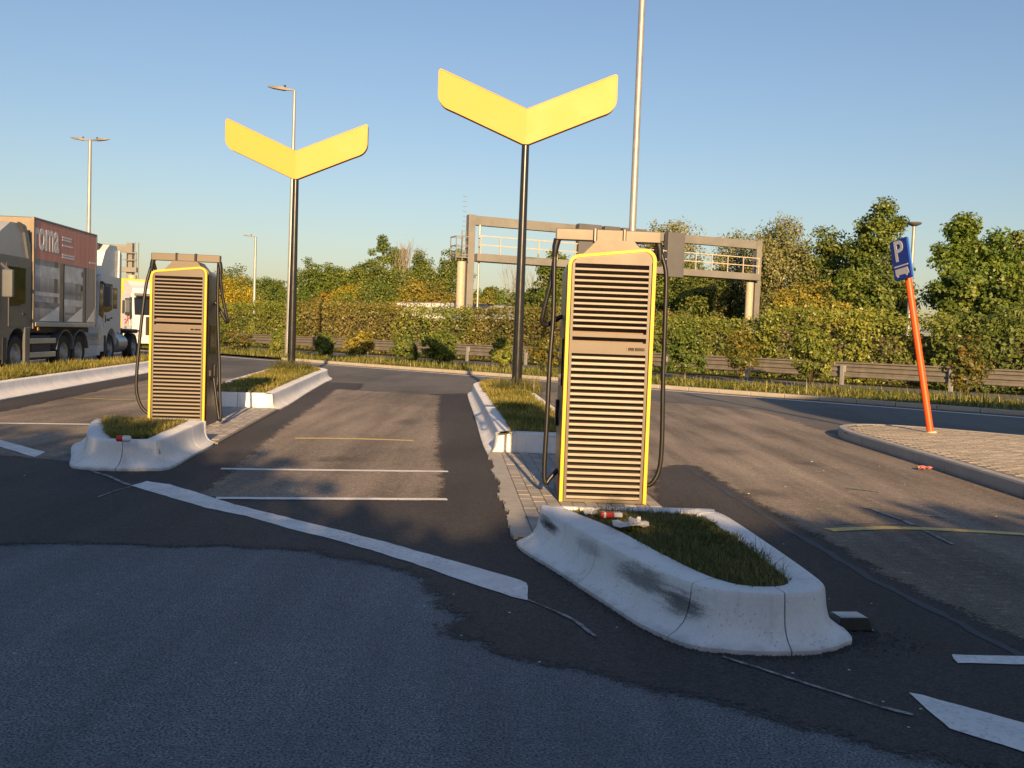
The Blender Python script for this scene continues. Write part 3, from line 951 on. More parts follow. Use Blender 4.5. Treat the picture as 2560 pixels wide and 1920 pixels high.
for i, p_ in enumerate(edge):
    tt = (edge[min(i + 1, len(edge) - 1)] - edge[max(i - 1, 0)]).normalized()
    inner.append(p_ + Vector((tt.y, -tt.x, 0)) * 0.13)
inner += [Vector((12, 5, 0))]
bm = bmesh.new()
f = bm.faces.new([bm.verts.new((p_.x, p_.y, 0.1485)) for p_ in inner])
f.normal_update()
if f.normal.z < 0: f.normal_flip()
bmesh.ops.triangulate(bm, faces=[f])
me = bpy.data.meshes.new('bed'); bm.to_mesh(me); bm.free(); me.materials.append(M['joint'])
link('bed', me, isl)
IA = np.array([(p_.x, p_.y) for p_ in inner])
cells = []
for i in range(34):
    for j in range(110):
        x, y = 5.3 + i * 0.205 + (0.1 if j % 2 else 0.0), 5.2 + j * 0.105
        cells.append((x, y))
cells = np.array(cells)
ok = np.ones(len(cells), bool)
for dx, dy in ((-.1, -.05), (.1, -.05), (.1, .05), (-.1, .05)): ok &= inside(IA, cells + np.array((dx, dy)))
cells = cells[ok]
vis = (np.abs(cells[:, 0] / cells[:, 1]) < 0.55)
order = np.argsort(np.where(vis, cells[:, 1], 99))
tan_me = MB().bbox(-0.0985, 0.0985, -0.0485, 0.0485, -0.03, 0.0, 0.005).mesh('paver', M['paver_tan'])
r = random.Random(8)
rest = MB()
for k, idx in enumerate(order):
    x, y = cells[idx]
    z = 0.153 + r.uniform(-.0012, .0012)
    if k < 298:
        link('paver', tan_me, isl, (x, y, z), (r.uniform(-.008, .008), r.uniform(-.006, .006), 0))
    else:
        rest.box(x - .0985, x + .0985, y - .0485, y + .0485, 0.14, z)
tag(rest.build('paver_field', M['paver_tan'], isl), kind='stuff')

# ------------------------------------------------------------------ charging stations
HW = 0.375


def front_outline(off=0.0, k=7):
    """outline of the charger seen from the front, bottom left round the top to bottom right"""
    w, zl, zr, rad = HW - off, 2.14 - off, 2.205 - off, 0.10 - off
    pts = [(-w, 0.02)]
    sl = math.atan((zr - zl) / (2 * w))
    def arc(cx, cz, a0, a1):
        for i in range(k + 1):
            a = a0 + (a1 - a0) * i / k
            pts.append((cx + rad * math.cos(a), cz + rad * math.sin(a)))
    arc(-w + rad, zl - rad + 0.0, PI, PI / 2 + sl)
    arc(w - rad, zr - rad - 0.0, PI / 2 + sl, 0)
    pts.append((w, 0.02))
    return pts


def slat_mesh(depth_tilt, h, wd=0.63):
    m = MB()
    prof = [(0.006, -0.001), (-0.005, 0.0), (-0.006, 0.003), (-0.003, h * 0.9), (0.002, h), (0.06, h + 0.005), (0.06, h)]
    m.prism(prof, lambda y, z, d: (d, y, z), -wd / 2, wd / 2)
    return m.mesh('slat', M['bronze'])


SL_TOP, SL_LOW = slat_mesh(0.0, 0.0215), slat_mesh(0.0, 0.0255)


def frame_sheet(m, y0, y1, rects):
    for x0, x1, z0, z1 in rects: m.box(x0, x1, y0, y1, z0, z1)


def charger(label, loc, rz, cables):
    th = thing('charging_station', label, 'charger', loc, rz, 'fast charging stations on the islands')
    # body behind the front: outline drawn back, rounded at the rear
    o = front_outline(0.004)
    n = len(o)
    m = MB()
    rows = [(0.02, 1.0), (0.78, 1.0), (0.86, 0.97), (0.90, 0.90)]
    v, f = [], []
    for y, k in rows:
        for x, z in o: v.append((x * k, y, z if z < 0.1 else z - (1 - k) * 0.3 - 0.04 * (y > 0.1) * (z > 1.9)))
    for i in range(len(rows) - 1):
        for j in range(n): f.append((i * n + j, i * n + (j + 1) % n, (i + 1) * n + (j + 1) % n, (i + 1) * n + j))
    f.append(tuple(range(n))); f.append(tuple((len(rows) - 1) * n + j for j in range(n)))
    # the front of the body is recessed behind the slats
    MB().add([(x, y if y > 0.03 else 0.135, z) for x, y, z in v], f).build('body', M['bronze_side'], th, 35)
    MB().box(-0.335, 0.335, 0.110, 0.130, 0.03, 2.07).build('vent_backing', M['inner'], th)
    # front panel: stiles, rails and sloping head, each butted to the next
    inr = front_outline(0.036)
    m = MB()
    frame_sheet(m, 0.0, 0.055, [(-0.339, -0.316, 0.02, 2.062), (0.316, 0.339, 0.02, 2.062), (-0.316, 0.316, 1.298, 1.398), (-0.316, 0.316, 1.440, 1.474), (-0.316, 0.316, 0.02, 0.045)])
    head = [(-0.339, 2.062)] + [q for q in inr if q[1] > 2.062] + [(0.339, 2.062)]
    head = [(max(-0.339, min(0.339, x)), z) for x, z in head]
    hh = []
    for q in head:
        if not hh or (abs(q[0] - hh[-1][0]) + abs(q[1] - hh[-1][1])) > 1e-4: hh.append(q)
    m.prism(hh, lambda x, z, d: (x, d, z), 0.0, 0.055)
    m.build('front_panel', M['bronze'], th)
    # yellow edge
    ou = front_outline(0.0)
    k = len(ou)
    v, f = [], []
    for (ox, oz), (ix, iz) in zip(ou, front_outline(0.029)):
        v += [(ox, 0.03, oz), (ox, 0.0, oz), (ox * 0.985 + ix * 0.015, -0.008, oz * 0.9 + iz * 0.1), (ix, -0.008, iz), (ix, 0.03, iz)]
    for i in range(k - 1):
        for j in range(4): f.append((i * 5 + j, (i + 1) * 5 + j, (i + 1) * 5 + j + 1, i * 5 + j + 1))
    MB().add(v, f).build('edge_trim', M['trim'], th, 40)
    for i in range(11):
        link('slat', SL_TOP, th, (0, 0.006, 2.004 - i * 0.0485))
    for i in range(24):
        link('slat', SL_LOW, th, (0, 0.006, 1.250 - i * 0.0522))
    h = MB()
    h.bbox(0.15, 0.325 - 0.012, -0.004, 0.004, 1.33, 1.366, 0.003)
    h.build('handle_recess', M['inner'], th)
    MB().bbox(0.165, 0.215, -0.010, 0.0, 1.337, 1.359, 0.003).bbox(0.222, 0.305, -0.010, 0.0, 1.337, 1.359, 0.003).build('handle', M['black_metal'], th)
    # cap, arm and clamps on top
    MB().prism([(-0.29, 2.10), (-0.12, 2.28), (0.20, 2.28), (0.30, 2.16), (0.30, 2.05), (-0.29, 2.05)], lambda x, z, d: (x, d, z), 0.16, 0.62).build('top_cap', M['bronze'], th)
    arm = MB()
    arm.bbox(-0.465, -0.135, 0.36, 0.46, 2.292, 2.392, 0.006)
    arm.bbox(-0.110, 0.125, 0.34, 0.46, 2.292, 2.392, 0.006)
    arm.bbox(0.150, 0.465, 0.36, 0.46, 2.292, 2.392, 0.006)
    a = arm.build('cable_arm', M['bronze'], th)
    for x in (-0.1345, 0.1255):
        MB().bbox(x, x + 0.024, 0.335, 0.465, 2.28, 2.402, 0.004).build('clamp', M['black_metal'], a)
    MB().box(-0.468, -0.4665, 0.365, 0.455, 2.297, 2.387).box(0.4665, 0.468, 0.365, 0.455, 2.297, 2.387).build('end_cap', M['black_metal'], a)
    for sgn in (-1, 1):
        MB().bbox(min(sgn * 0.372, sgn * 0.384), max(sgn * 0.372, sgn * 0.384), 0.25, 0.60, 1.0, 1.42, 0.004).build('screen', M['glass_dark'], th)
        MB().bbox(min(sgn * 0.372, sgn * 0.40), max(sgn * 0.372, sgn * 0.40), 0.52, 0.62, 0.62, 0.86, 0.008).build('plug_holder', M['rubber'], th)
        MB().bbox(min(sgn * 0.371, sgn * 0.378), max(sgn * 0.371, sgn * 0.378), 0.3, 0.42, 0.7, 0.78, 0.002).build('card_reader', M['inner'], th)
    MB().bbox(-0.36, 0.36, 0.03, 0.86, 0.0, 0.02, 0.004).build('plinth', M['chassis'], th)
    for pts, rad in cables:
        MB().tube(catmull(pts, 7), rad, 9).build('cable', M['rubber'], th, 'all')
    # collars where the cables leave the arm
    for sgn in (-1, 1):
        MB().tube([(sgn * 0.45, 0.41, 2.30), (sgn * 0.465, 0.41, 2.23), (sgn * 0.472, 0.41, 2.14)], [0.034, 0.032, 0.022], 10).build('cable_boot', M['rubber'], th, 50)
    return th


C1 = [([(-.46, .41, 2.26), (-.47, .41, 2.12), (-.462, .40, 1.62), (-.478, .38, 1.2), (-.485, .36, .69), (-.492, .35, .24), (-.475, .35, .12), (-.44, .36, .16), (-.37, .38, .24)], .021),
      ([(-.455, .45, 2.27), (-.485, .47, 1.97), (-.545, .5, 1.66), (-.555, .52, 1.56), (-.51, .54, 1.535), (-.44, .56, 1.58), (-.37, .56, 1.62)], .021),
      ([(.46, .41, 2.27), (.492, .41, 2.17), (.533, .41, 2.01), (.541, .41, 1.62), (.548, .41, 1.05), (.562, .41, .53), (.55, .41, .28), (.50, .41, .155), (.44, .42, .12), (.36, .44, .15)], .021),
      ([(.44, .41, 2.27), (.425, .45, 2.1), (.418, .5, 1.9), (.425, .53, 1.7), (.43, .55, 1.58), (.40, .56, 1.50), (.36, .57, 1.52)], .021)]
charger('taller looking front charger with louvred bronze face and bright yellow edge, nearest the camera', (0.815, 8.2, 0.02), math.radians(1.0), C1)
C2 = [([(-.46, .41, 2.26), (-.50, .41, 2.12), (-.545, .40, 1.9), (-.592, .38, 1.39), (-.63, .36, .80), (-.632, .35, .47), (-.57, .35, .255), (-.47, .36, .15), (-.37, .38, .16)], .0225),
      ([(-.45, .41, 2.27), (-.425, .45, 2.15), (-.40, .5, 2.0), (-.37, .5, 1.8)], .0225),
      ([(.46, .41, 2.27), (.475, .43, 2.0), (.50, .45, 1.8), (.56, .47, 1.52), (.565, .5, 1.47), (.53, .52, 1.49), (.45, .55, 1.62), (.37, .55, 1.75)], .0225),
      ([(.44, .41, 2.27), (.435, .42, 2.0), (.44, .42, 1.6), (.475, .40, .99), (.505, .38, .38), (.52, .38, .13), (.49, .39, .12), (.40, .42, .7)], .0225)]
charger('second charger farther back at left with louvred bronze face and loose hanging cable', (-4.58, 13.1, 0.02), math.radians(5.5), C2)

# ------------------------------------------------------------------ yellow arrow signs
def arrow_sign(label, loc, vz, rz):
    th = thing('arrow_sign', label, 'sign', loc, rz, 'yellow arrow shaped signs on black poles')
    H = vz - loc[2]
    zz = [0, 0.01, H * 0.25, H * 0.5, H + 0.35]
    MB().lathe([(0.0, 0.0), (0.112, 0.0), (0.105, H * 0.3), (0.09, H * 0.65), (0.078, H + 0.30), (0.0, H + 0.30)], (0, 0.10, 0), 'z', 24).build('pole', M['black_metal'], th, 50)
    MB().lathe([(0.0, -0.03), (0.2, -0.03), (0.2, 0.015), (0.0, 0.015)], (0, 0.10, 0), 'z', 20).build('base_plate', M['chassis'], th, 30)
    wing = [(0.0, 0.0), (0.06, 0.004)]
    wing += [(1.50, 0.626)]
    for i in range(9):
        a = math.radians(-67 + (67) * i / 8)
        wing.append((1.56 + 0.34 * math.cos(a), 1.022 + 0.345 * math.sin(a)))
    wing += [(1.90, 1.47), (1.894, 1.505), (1.875, 1.53), (1.84, 1.535), (1.80, 1.520), (0.0, 0.745)]
    for sgn, tilt in ((-1, 0.05), (1, 0.02)):
        fn = lambda x, z, d, s=sgn, q=tilt: (s * x, d + q * x, H + z)
        pl = MB().prism(wing, fn, -0.02, 0.10)
        w = pl.build('wing', M['sign_yellow'], th, 30)
        cx, cz = 0.95, 0.72
        rim_o = [((x - cx) * 1.0 + cx, (z - cz) * 1.0 + cz) for x, z in wing]
        v, f = [], []
        k = len(wing)
        for d in (0.101, 0.17):
            for x, z in wing: v.append(fn(x, z, d))
        f = [(i, (i + 1) % k, k + (i + 1) % k, k + i) for i in range(k)] + [tuple(range(k)), tuple(range(k, 2 * k))]
        MB().add(v, f).build('wing_back', M['sign_edge'], th, 30)
        # pale bead round the face
        v, f = [], []
        for x, z in wing:
            ix, iz = x + (cx - x) * 0.018, z + (cz - z) * 0.035
            v += [fn(x, z, -0.0205), fn(x, z, -0.028), fn(ix, iz, -0.028), fn(ix, iz, -0.0205)]
        for i in range(k - 1):
            for j in range(3): f.append((i * 4 + j, (i + 1) * 4 + j, (i + 1) * 4 + j + 1, i * 4 + j + 1))
        MB().add(v, f).build('edge_bead', M['sign_yellow'], w, 30)
    return th


b2, b1 = Vector((0.10, 20.6, 0.24)), Vector((-6.02, 26.0, 0.24))
arrow_sign('large yellow V shaped arrow sign on black pole behind the front charger', b2, D(1134.6, 312, 20.6).z, math.radians(0))
arrow_sign('yellow V shaped arrow sign on black pole farther back, a lamp post showing behind it', b1, D(643, 387, 26.0).z, math.radians(2))

# ------------------------------------------------------------------ leaning parking sign
def text_mesh(body, size, mat, name, extrude=0.002, bold=0.0):
    cu = bpy.data.curves.new(name, 'FONT')
    cu.body = body
    cu.size = size
    cu.extrude = extrude
    cu.offset = bold
    cu.align_x = 'CENTER'
    cu.resolution_u = 4
    tmp = bpy.data.objects.new(name, cu)
    COL.objects.link(tmp)
    dg = bpy.context.evaluated_depsgraph_get()
    me = bpy.data.meshes.new_from_object(tmp.evaluated_get(dg))
    bpy.data.objects.remove(tmp)
    me.name = name
    me.materials.clear()
    me.materials.append(mat)
    return me


pb = G(2010, 935, 0.15)
ps = thing('parking_sign', 'leaning orange post with blue parking sign on the paved island', 'sign', pb)
lean_x, lean_y = math.radians(-6.0), math.radians(-9.0)
LM = Matrix.Rotation(lean_y, 4, 'Y') @ Matrix.Rotation(lean_x, 4, 'X')
ps.rotation_euler = LM.to_euler()
MB().lathe([(0.0, -0.03), (0.052, -0.03), (0.052, 3.0), (0.0, 3.0)], (0, 0, 0), 'z', 18).build('post', M['orange'], ps, 50)
MB().lathe([(0.0, -0.02), (0.10, -0.02), (0.085, 0.02), (0.0, 0.03)], (0, 0, 0), 'z', 16).build('collar', M['cream'], ps, 30)
yaw = math.radians(-75)
PW, PH = 0.42, 0.64


def plate_poly(w, h, rad):
    o = []
    for cx, cz, a0 in ((w / 2 - rad, h / 2 - rad, 0), (-w / 2 + rad, h / 2 - rad, 90), (-w / 2 + rad, -h / 2 + rad, 180), (w / 2 - rad, -h / 2 + rad, 270)):
        for i in range(5):
            a = math.radians(a0 + 90 * i / 4)
            o.append((cx + rad * math.cos(a), cz + rad * math.sin(a)))
    return o


plz = 2.52 + PH / 2 - 0.04
pl = MB().prism(plate_poly(PW, PH, 0.04), lambda x, z, d: (x, d, z), -0.012, 0.012).build('plate', M['blue'], ps, 30)
pl.location = (-0.085, -0.03, plz)
pl.rotation_euler = (0, 0, yaw)
MB().prism(plate_poly(PW + .012, PH + .012, 0.045), lambda x, z, d: (x, d, z), 0.0125, 0.034).build('plate_rim', M['blue_edge'], pl, 30)
mP = text_mesh('P', 0.46, M['white_print'], 'letter_p', 0.002, 0.008)
link('letter_p', mP, pl, (-0.015, -0.0145, -0.02), (PI / 2, 0, 0))
MB().box(-0.17, 0.17, -0.015, -0.0125, -0.115, -0.092).build('strip', M['white_print'], pl)
bus = MB()
bus.prism([(-.16, -.245), (-.145, -.245), (-.13, -.275), (-.10, -.275), (-.085, -.245), (.075, -.245), (.09, -.275), (.12, -.275), (.135, -.245), (.165, -.245), (.165, -.205), (.14, -.145), (-.16, -.145)],
          lambda x, z, d: (x, d, z), -0.0155, -0.0125)
bus.build('vehicle_symbol', M['white_print'], pl)
MB().tube([(0, 0, plz + 0.2), (0, -0.0, plz + 0.24)], 0.058, 12).tube([(0, 0, plz - 0.24), (0, 0, plz - 0.2)], 0.058, 12).build('clamp', M['galv'], ps)

# ------------------------------------------------------------------ litter
def litter(name, label, cat, loc, rz, shapes):
    th = thing(name, label, cat, loc, rz)
    for nm, mb, mt in shapes: mb.build(nm, mt, th, 35)
    return th


tp = G(1843, 1366)
v = []
tray = MB()
def frus(m, w0, d0, w1, d1, z0, z1):
    v = [(-w0, -d0, z0), (w0, -d0, z0), (w0, d0, z0), (-w0, d0, z0), (-w1, -d1, z1), (w1, -d1, z1), (w1, d1, z1), (-w1, d1, z1)]
    m.add(v, [(0, 3, 2, 1), (4, 5, 6, 7), (0, 1, 5, 4), (1, 2, 6, 5), (2, 3, 7, 6), (3, 0, 4, 7)])
    return m
litter('food_tray', 'black plastic food tray lying upside down on asphalt beside the foreground planter', 'tray', (tp.x, tp.y + 0.07, 0.006), math.radians(8),
       [('tray', frus(frus(MB(), .10, .08, .10, .08, 0, .006), .092, .072, .076, .058, .007, .062), M['black_metal']),
        ('base_panel', MB().bbox(-.07, .07, -.052, .052, .0625, .0665, .001), M['alu'])])
cp = G(1315, 1112, 0.30)
litter('drink_carton', 'crushed red and white drink carton on the grass of the foreground planter', 'carton', (cp.x, cp.y, 0.285), math.radians(12),
       [('body', MB().bbox(-.06, .03, -.025, .025, 0, .035, .008), M['red']), ('end', MB().bbox(.0305, .09, -.023, .025, 0.0, .032, .008), M['white_print']),
        ('band', MB().bbox(-.04, -.025, -.0262, .0262, -.001, .0362, .003), M['white_print'])])


def crumpled(name, label, loc, w, d, h, seed, mat, cat='paper'):
    r = random.Random(seed)
    m = MB()
    n = 7
    v = [(-w / 2 + w * i / (n - 1) + r.uniform(-.1, .1) * w / n, -d / 2 + d * j / (n - 1) + r.uniform(-.1, .1) * d / n, r.uniform(0, h)) for j in range(n) for i in range(n)]
    vb = [(x, y, z - 0.0015) for x, y, z in v]
    f = [(j * n + i, j * n + i + 1, (j + 1) * n + i + 1, (j + 1) * n + i) for j in range(n - 1) for i in range(n - 1)]
    f2 = [tuple(q + n * n for q in reversed(ff)) for ff in f]
    bd = [i for i in range(n)] + [j * n + n - 1 for j in range(1, n)] + [(n - 1) * n + i for i in range(n - 2, -1, -1)] + [j * n for j in range(n - 2, 0, -1)]
    f3 = [(bd[i], bd[i] + n * n, bd[(i + 1) % len(bd)] + n * n, bd[(i + 1) % len(bd)]) for i in range(len(bd))]
    o = m.add(v + vb, f + f2 + f3).build(name, mat)
    o.location = loc
    return tag(o, label, cat)


q = G(1362, 1131, 0.31)
crumpled('napkin', 'flat white paper napkin lying on the grass of the foreground planter', (q.x, q.y, .295), .22, .13, .03, 3, M['paper'])
q = G(1275, 1108, 0.31)
crumpled('paper_scrap', 'small crumpled white scrap at the back left of the foreground planter', (q.x, q.y, .30), .08, .07, .045, 4, M['paper'])
q = G(1370, 1127, 0.33)
crumpled('tissue', 'balled white tissue resting on the flat napkin', (q.x, q.y, .32), .075, .06, .045, 5, M['white_print'])
q = G(266, 953, 0.31)
litter('drink_can', 'pink and red can lying on the front edge of the short planter', 'can', (q.x, q.y, 0.305), math.radians(4),
       [('can_body', MB().lathe([(0, -.06), (.026, -.06), (.03, -.05), (.03, .0), (0, .0)], (0, 0, .03), 'x', 14), M['red']),
        ('can_band', MB().lathe([(0, .0005), (.0302, .0005), (.0302, .05), (.024, .07), (0, .07)], (0, 0, .03), 'x', 14), M['white_print'])])
q = G(1997, 1017)
crumpled('wrapper', 'crushed red and blue wrapper at the foot of the island kerb', (q.x, q.y, .012), .16, .10, .05, 6, plain('pink_wrapper', (0.5, 0.16, 0.13), 0.5))
q = G(700, 1295, 0.31)
# tiny bits of grit and paper scattered on the asphalt
r = random.Random(21)
gm = MB()
for (u, v_) in [(1168, 1438), (52, 1031), (1836, 1455), (1905, 1524), (1962, 1580), (1336, 1362), (1790, 1300), (1126, 988), (430, 1487), (505, 1440), (914, 1316), (215, 1290), (115, 1275), (1060, 1262), (1715, 1462),
                (1620, 1070), (1697, 1055), (1780, 1020), (1590, 1000), (1500, 960), (1880, 1310), (1985, 1540), (825, 1195), (30, 1420), (1000, 1380), (1690, 1180), (1750, 1000), (1900, 1010), (1700, 930), (1950, 1050), (2060, 1090), (2150, 1120), (980, 1290), (1100, 1330)]:
    c = G(u + r.uniform(-4, 4), v_)
    s = 0.004 + 0.0007 * c.y * r.uniform(0.4, 1.4)
    gm.add([(c.x - s, c.y - s * .6, .017), (c.x + s * .8, c.y - s * .7, .017), (c.x + s * .6, c.y + s * .5, .018), (c.x - s * .7, c.y + s * .6, .017), (c.x, c.y, .017 + s * .5)], [(0, 1, 4), (1, 2, 4), (2, 3, 4), (3, 0, 4)])
tag(gm.build('litter_specks', M['paper']), 'pale specks of grit and litter scattered over the asphalt', 'litter', None, 'stuff')
gm = MB()
for k in range(1100):
    # crumbs of asphalt gathered along the foot of the front planter
    t_ = r.uniform(0, 1)
    i = int(t_ * 9)
    a, b = Vector((*NEAR[i][0], 0)), Vector((*NEAR[i + 1][0], 0))
    q = a.lerp(b, t_ * 9 - i)
    out = (q - Vector((1.0, 5.6, 0))).normalized()
    q = q + out * abs(r.gauss(0, 0.035))
    if r.random() < 0.25: q = Vector((1.85, 4.72, 0)) + Vector((r.gauss(0, .1), r.gauss(0, .12), 0))
    s = r.uniform(.002, .007)
    gm.add([(q.x - s, q.y - s, .005), (q.x + s, q.y - s * .7, .005), (q.x + s * .6, q.y + s, .005), (q.x - s * .8, q.y + s * .6, .005), (q.x, q.y, .005 + s * 1.3)], [(0, 1, 4), (1, 2, 4), (2, 3, 4), (3, 0, 4)])
tag(gm.build('gravel', M['chassis']), 'dark asphalt crumbs along the foot of the foreground planter', 'gravel', None, 'stuff')

# ------------------------------------------------------------------ lamp posts
def lamp(label, base, top, r0, r1, heads, rz=0.0, mat='galv'):
    th = thing('street_lamp', label, 'street lamp', base, rz, 'street lamps around the service area')
    h = top - base.z
    MB().lathe([(0.0, 0), (r0 * 1.2, 0), (r0 * 1.2, h * .09), (r0, h * .095), (r1, h), (0.0, h)], (0, 0, 0), 'z', 14).build('pole', M[mat], th, 40)
    for s in heads:
        hd = MB()
        v = []
        prof = [(0.0, .045, .03), (0.35, .05, .05), (0.5, .13, .07), (1.0, .12, .05), (1.25, .03, .015)]
        f = []
        for d, w, t_ in prof:
            zc = h + 0.02 + d * 0.10
            v += [(s * d, -w, zc - t_), (s * d, w, zc - t_), (s * d, w, zc + t_), (s * d, -w, zc + t_)]
        for i in range(4):
            for j in range(4): f.append((i * 4 + j, i * 4 + (j + 1) % 4, (i + 1) * 4 + (j + 1) % 4, (i + 1) * 4 + j))
        f += [(0, 1, 2, 3), (16, 17, 18, 19)]
        hd.add(v, f)
        o = hd.build('lamp_head', M['galv_worn'], th, 40)
        MB().tube([(s * .45, 0, h + .12), (s * .45, 0, h + .24)], .05, 8).build('sensor', M['chassis'], o)
    return th


q = N(1353, 800, 27.2); lamp('tall grey lamp post rising out of frame behind the front charger', Vector((q.x, q.y, 0.08)), 14.5, 0.125, 0.10, (1,), 0.4)
q = G(622, 778, 0.0); q = N(622, 772, 27.0)
lamp('lamp post with single head directly behind the left arrow sign', Vector((q.x, q.y, 0.08)), D(634, 196, q.y).z, 0.13, 0.065, (-1,))
q = D(189, 690, 62); lamp('double headed lamp post rising behind the roof of the grey truck', Vector((q.x, q.y, 0)), D(196, 304, 62).z, 0.15, 0.10, (-1, 1))
q = D(548, 700, 95); lamp('small distant lamp post among yellow bushes left of the arrow pole', Vector((q.x, q.y, 0)), D(553, 512, 95).z, 0.17, 0.11, (-1,))
q = N(1960, 740, 46); z_ = N(1974, 489, 46).z
th = lamp('slim lamp post directly behind the leaning parking sign', Vector((q.x, q.y, 0)), z_, 0.11, 0.07, ())
MB().lathe([(0.0, 0), (.09, 0), (.3, .09), (.34, .15), (.30, .18), (0, .2)], (0, 0, z_ + .001), 'z', 16).build('lamp_head', M['galv_worn'], th, 40)

# ------------------------------------------------------------------ motorway gantries
def bolted(m, a, b, w, h): return m.beam(a, b, w, h)


gl, gr_ = D(1011, 665, 60), D(1629, 690, 68.8)
gt = thing('sign_gantry', 'grey steel motorway sign gantry with railed walkway behind the chargers', 'gantry', (gl.x, gl.y, 0))
O = Vector((gl.x, gl.y, 0))
gx = Vector((gr_.x - gl.x, gr_.y - gl.y, 0))
GL = gx.length
gt.rotation_euler = (0, 0, math.atan2(gx.y, gx.x))
ztop = D(1011, 464, 60).z
zlow = D(1020, 556, 60).z
MB().bbox(-.22, .22, -.25, .25, 0, ztop, .02).build('post', M['gantry'], gt)
MB().bbox(GL - .22, GL + .22, -.25, .25, 0, ztop, .02).build('post', M['gantry'], gt)
MB().bbox(.222, GL - .222, -.2, .2, ztop - .62, ztop - .04, .02).build('top_beam', M['gantry'], gt)
MB().bbox(.222, GL - .222, -.75, .2, zlow - .25, zlow + .22, .02).build('walkway_beam', M['gantry'], gt)
rl = MB()
for zz in (.55, 1.1): rl.beam((0.3, -.72, zlow + .2 + zz), (GL - .3, -.72, zlow + .2 + zz), .05, .06)
rl.build('handrail', M['cream'], gt)
for i in range(17):
    x = .4 + i * (GL - .8) / 16
    MB().beam((x, -.72, zlow + .2), (x, -.72, zlow + 1.3), .06, .06).build('baluster', M['cream'], gt)
for (u0, u1, z0, z1) in ((1236, 1284, zlow - .3, ztop - .02), (1291, 1324, ztop - .8, ztop - .03), (1330, 1380, ztop - 1.0, ztop - .04), (1427, 1463, zlow - .42, ztop - .05)):
    ff = []
    for u_ in (u0, u1):
        d_ = ray(u_, 560)
        # where the sight line meets the gantry's plane
        ff.append((O.x * d_.y - O.y * d_.x) / (gx.y * d_.x - gx.x * d_.y))
    f0, f1 = ff
    MB().bbox(f0 * GL, f1 * GL, -.85, -.78 + .4, z0, z1, .02).build('sign_back', M['grey_panel'], gt)
lad = MB()
for x in (-.55, -.3):
    lad.beam((x, 0, zlow - 2.2), (x, 0, ztop - 1.0), .05, .05)
for i in range(20): lad.beam((-.55, 0, zlow - 2 + i * .3), (-.3, 0, zlow - 2 + i * .3), .03, .03)
lad.build('ladder', M['gantry'], gt)
cage = MB()
for zz in (zlow + .1, zlow + .65, zlow + 1.2):
    cage.beam((-1.1, -.5, zz), (-.25, -.5, zz), .05, .05).beam((-1.1, .5, zz), (-.25, .5, zz), .05, .05).beam((-1.1, -.5, zz), (-1.1, .5, zz), .05, .05)
for x, y in ((-1.1, -.5), (-1.1, .5), (-.7, -.5), (-.3, -.5)): cage.beam((x, y, zlow - .3), (x, y, zlow + 1.22), .05, .05)
cage.box(-1.1, -.23, -.5, .5, zlow - .1, zlow - .04)
cage.build('ladder_cage', M['gantry'], gt)
MB().tube([(-.65, -.3, zlow - 3.6), (-.65, -.3, zlow - .32)], .27, 14).build('cabinet', M['cream'], gt, 40)
MB().tube([(GL - .75, -.3, 1.0), (GL - .75, -.3, zlow - .4)], .27, 14).build('cabinet', M['cream'], gt, 40)
MB().tube([(.5, -.3, 0), (.5, -.3, ztop - .6)], .07, 8).build('conduit', M['galv'], gt, 40)

g2 = D(281, 600, 100)
g2t = thing('sign_gantry', 'distant gantry arm seen above the white truck cab', 'gantry', (g2.x, g2.y, 0))
z2 = D(281, 525, 100).z
zw = D(281, 578, 100).z
MB().bbox(-.3, .3, -.3, .3, 0, z2, .02).build('post', M['gantry'], g2t)
MB().bbox(-14, -.303, -.25, .25, z2 - .95, z2 - .2, .02).build('top_beam', M['gantry'], g2t)
MB().bbox(-14, .9, -.7, -.303, zw - .5, zw, .02).build('walkway_beam', M['gantry'], g2t)
rl = MB()
for zz in (.75, 1.5): rl.beam((-14, -.65, zw + zz), (.9, -.65, zw + zz), .09, .09)
for i in range(16): rl.beam((-14 + i * .99, -.65, zw), (-14 + i * .99, -.65, zw + 1.5), .09, .09)
for x in (.5, .9): rl.beam((x, -.2, zw - 1.5), (x, -.2, zw + 2.6), .08, .08)
rl.build('handrail', M['gantry'], g2t)
MB().tube([(0.45, -.6, 0), (.45, -.6, zw - .8)], .45, 12).build('cabinet', M['cream'], g2t, 40)

# ------------------------------------------------------------------ guard rail
gu = thing('guard_rail', 'long weathered steel guard rail in front of the hedge', 'guard rail', rn(0, 36.6), ang)
wprof = [(0.0, .30), (-.05, .33), (-.05, .42), (0.015, .46), (0.015, .50), (-.05, .54), (-.05, .63), (0.0, .66), (0.015, .68), (-.05, .72), (-.05, .80), (-.01, .83), (-.09, .845), (-.09, .90), (0.03, .90), (0.03, .30)]
rail_me = MB().prism(wprof, lambda y, z, d: (d, y, z), -1.995, 1.995).mesh('rail_panel', M['galv_worn'])
post_me = MB().bbox(-.075, .075, -.2, -.1, 0, .76, .01).bbox(-.13, .13, -.13, -.095, .5, .76, .01).mesh('post', M['galv'])
for i in range(-22, 13):
    link('rail_panel', rail_me, gu, (i * 4.0, 0, 0))
    link('post', post_me, gu, (i * 4.0 + 1.4, 0, 0))

# ------------------------------------------------------------------ trucks
def wheel(th, x, y, r=0.5, w=0.32):
    t_ = MB().lathe([(r * .6, -w), (r * .93, -w), (r, -w * .85), (r, -w * .12), (r * .94, 0), (r * .60, -.01)], (x, y, r), 'x', 28).build('wheel', M['tyre'], th, 40)
    MB().lathe([(r * .595, -.01), (r * .56, -.03), (r * .5, -.10), (r * .3, -.06), (r * .22, .0), (0, .01)], (x, y, r), 'x', 20).build('rim', M['rim'], t_, 40)
    return t_


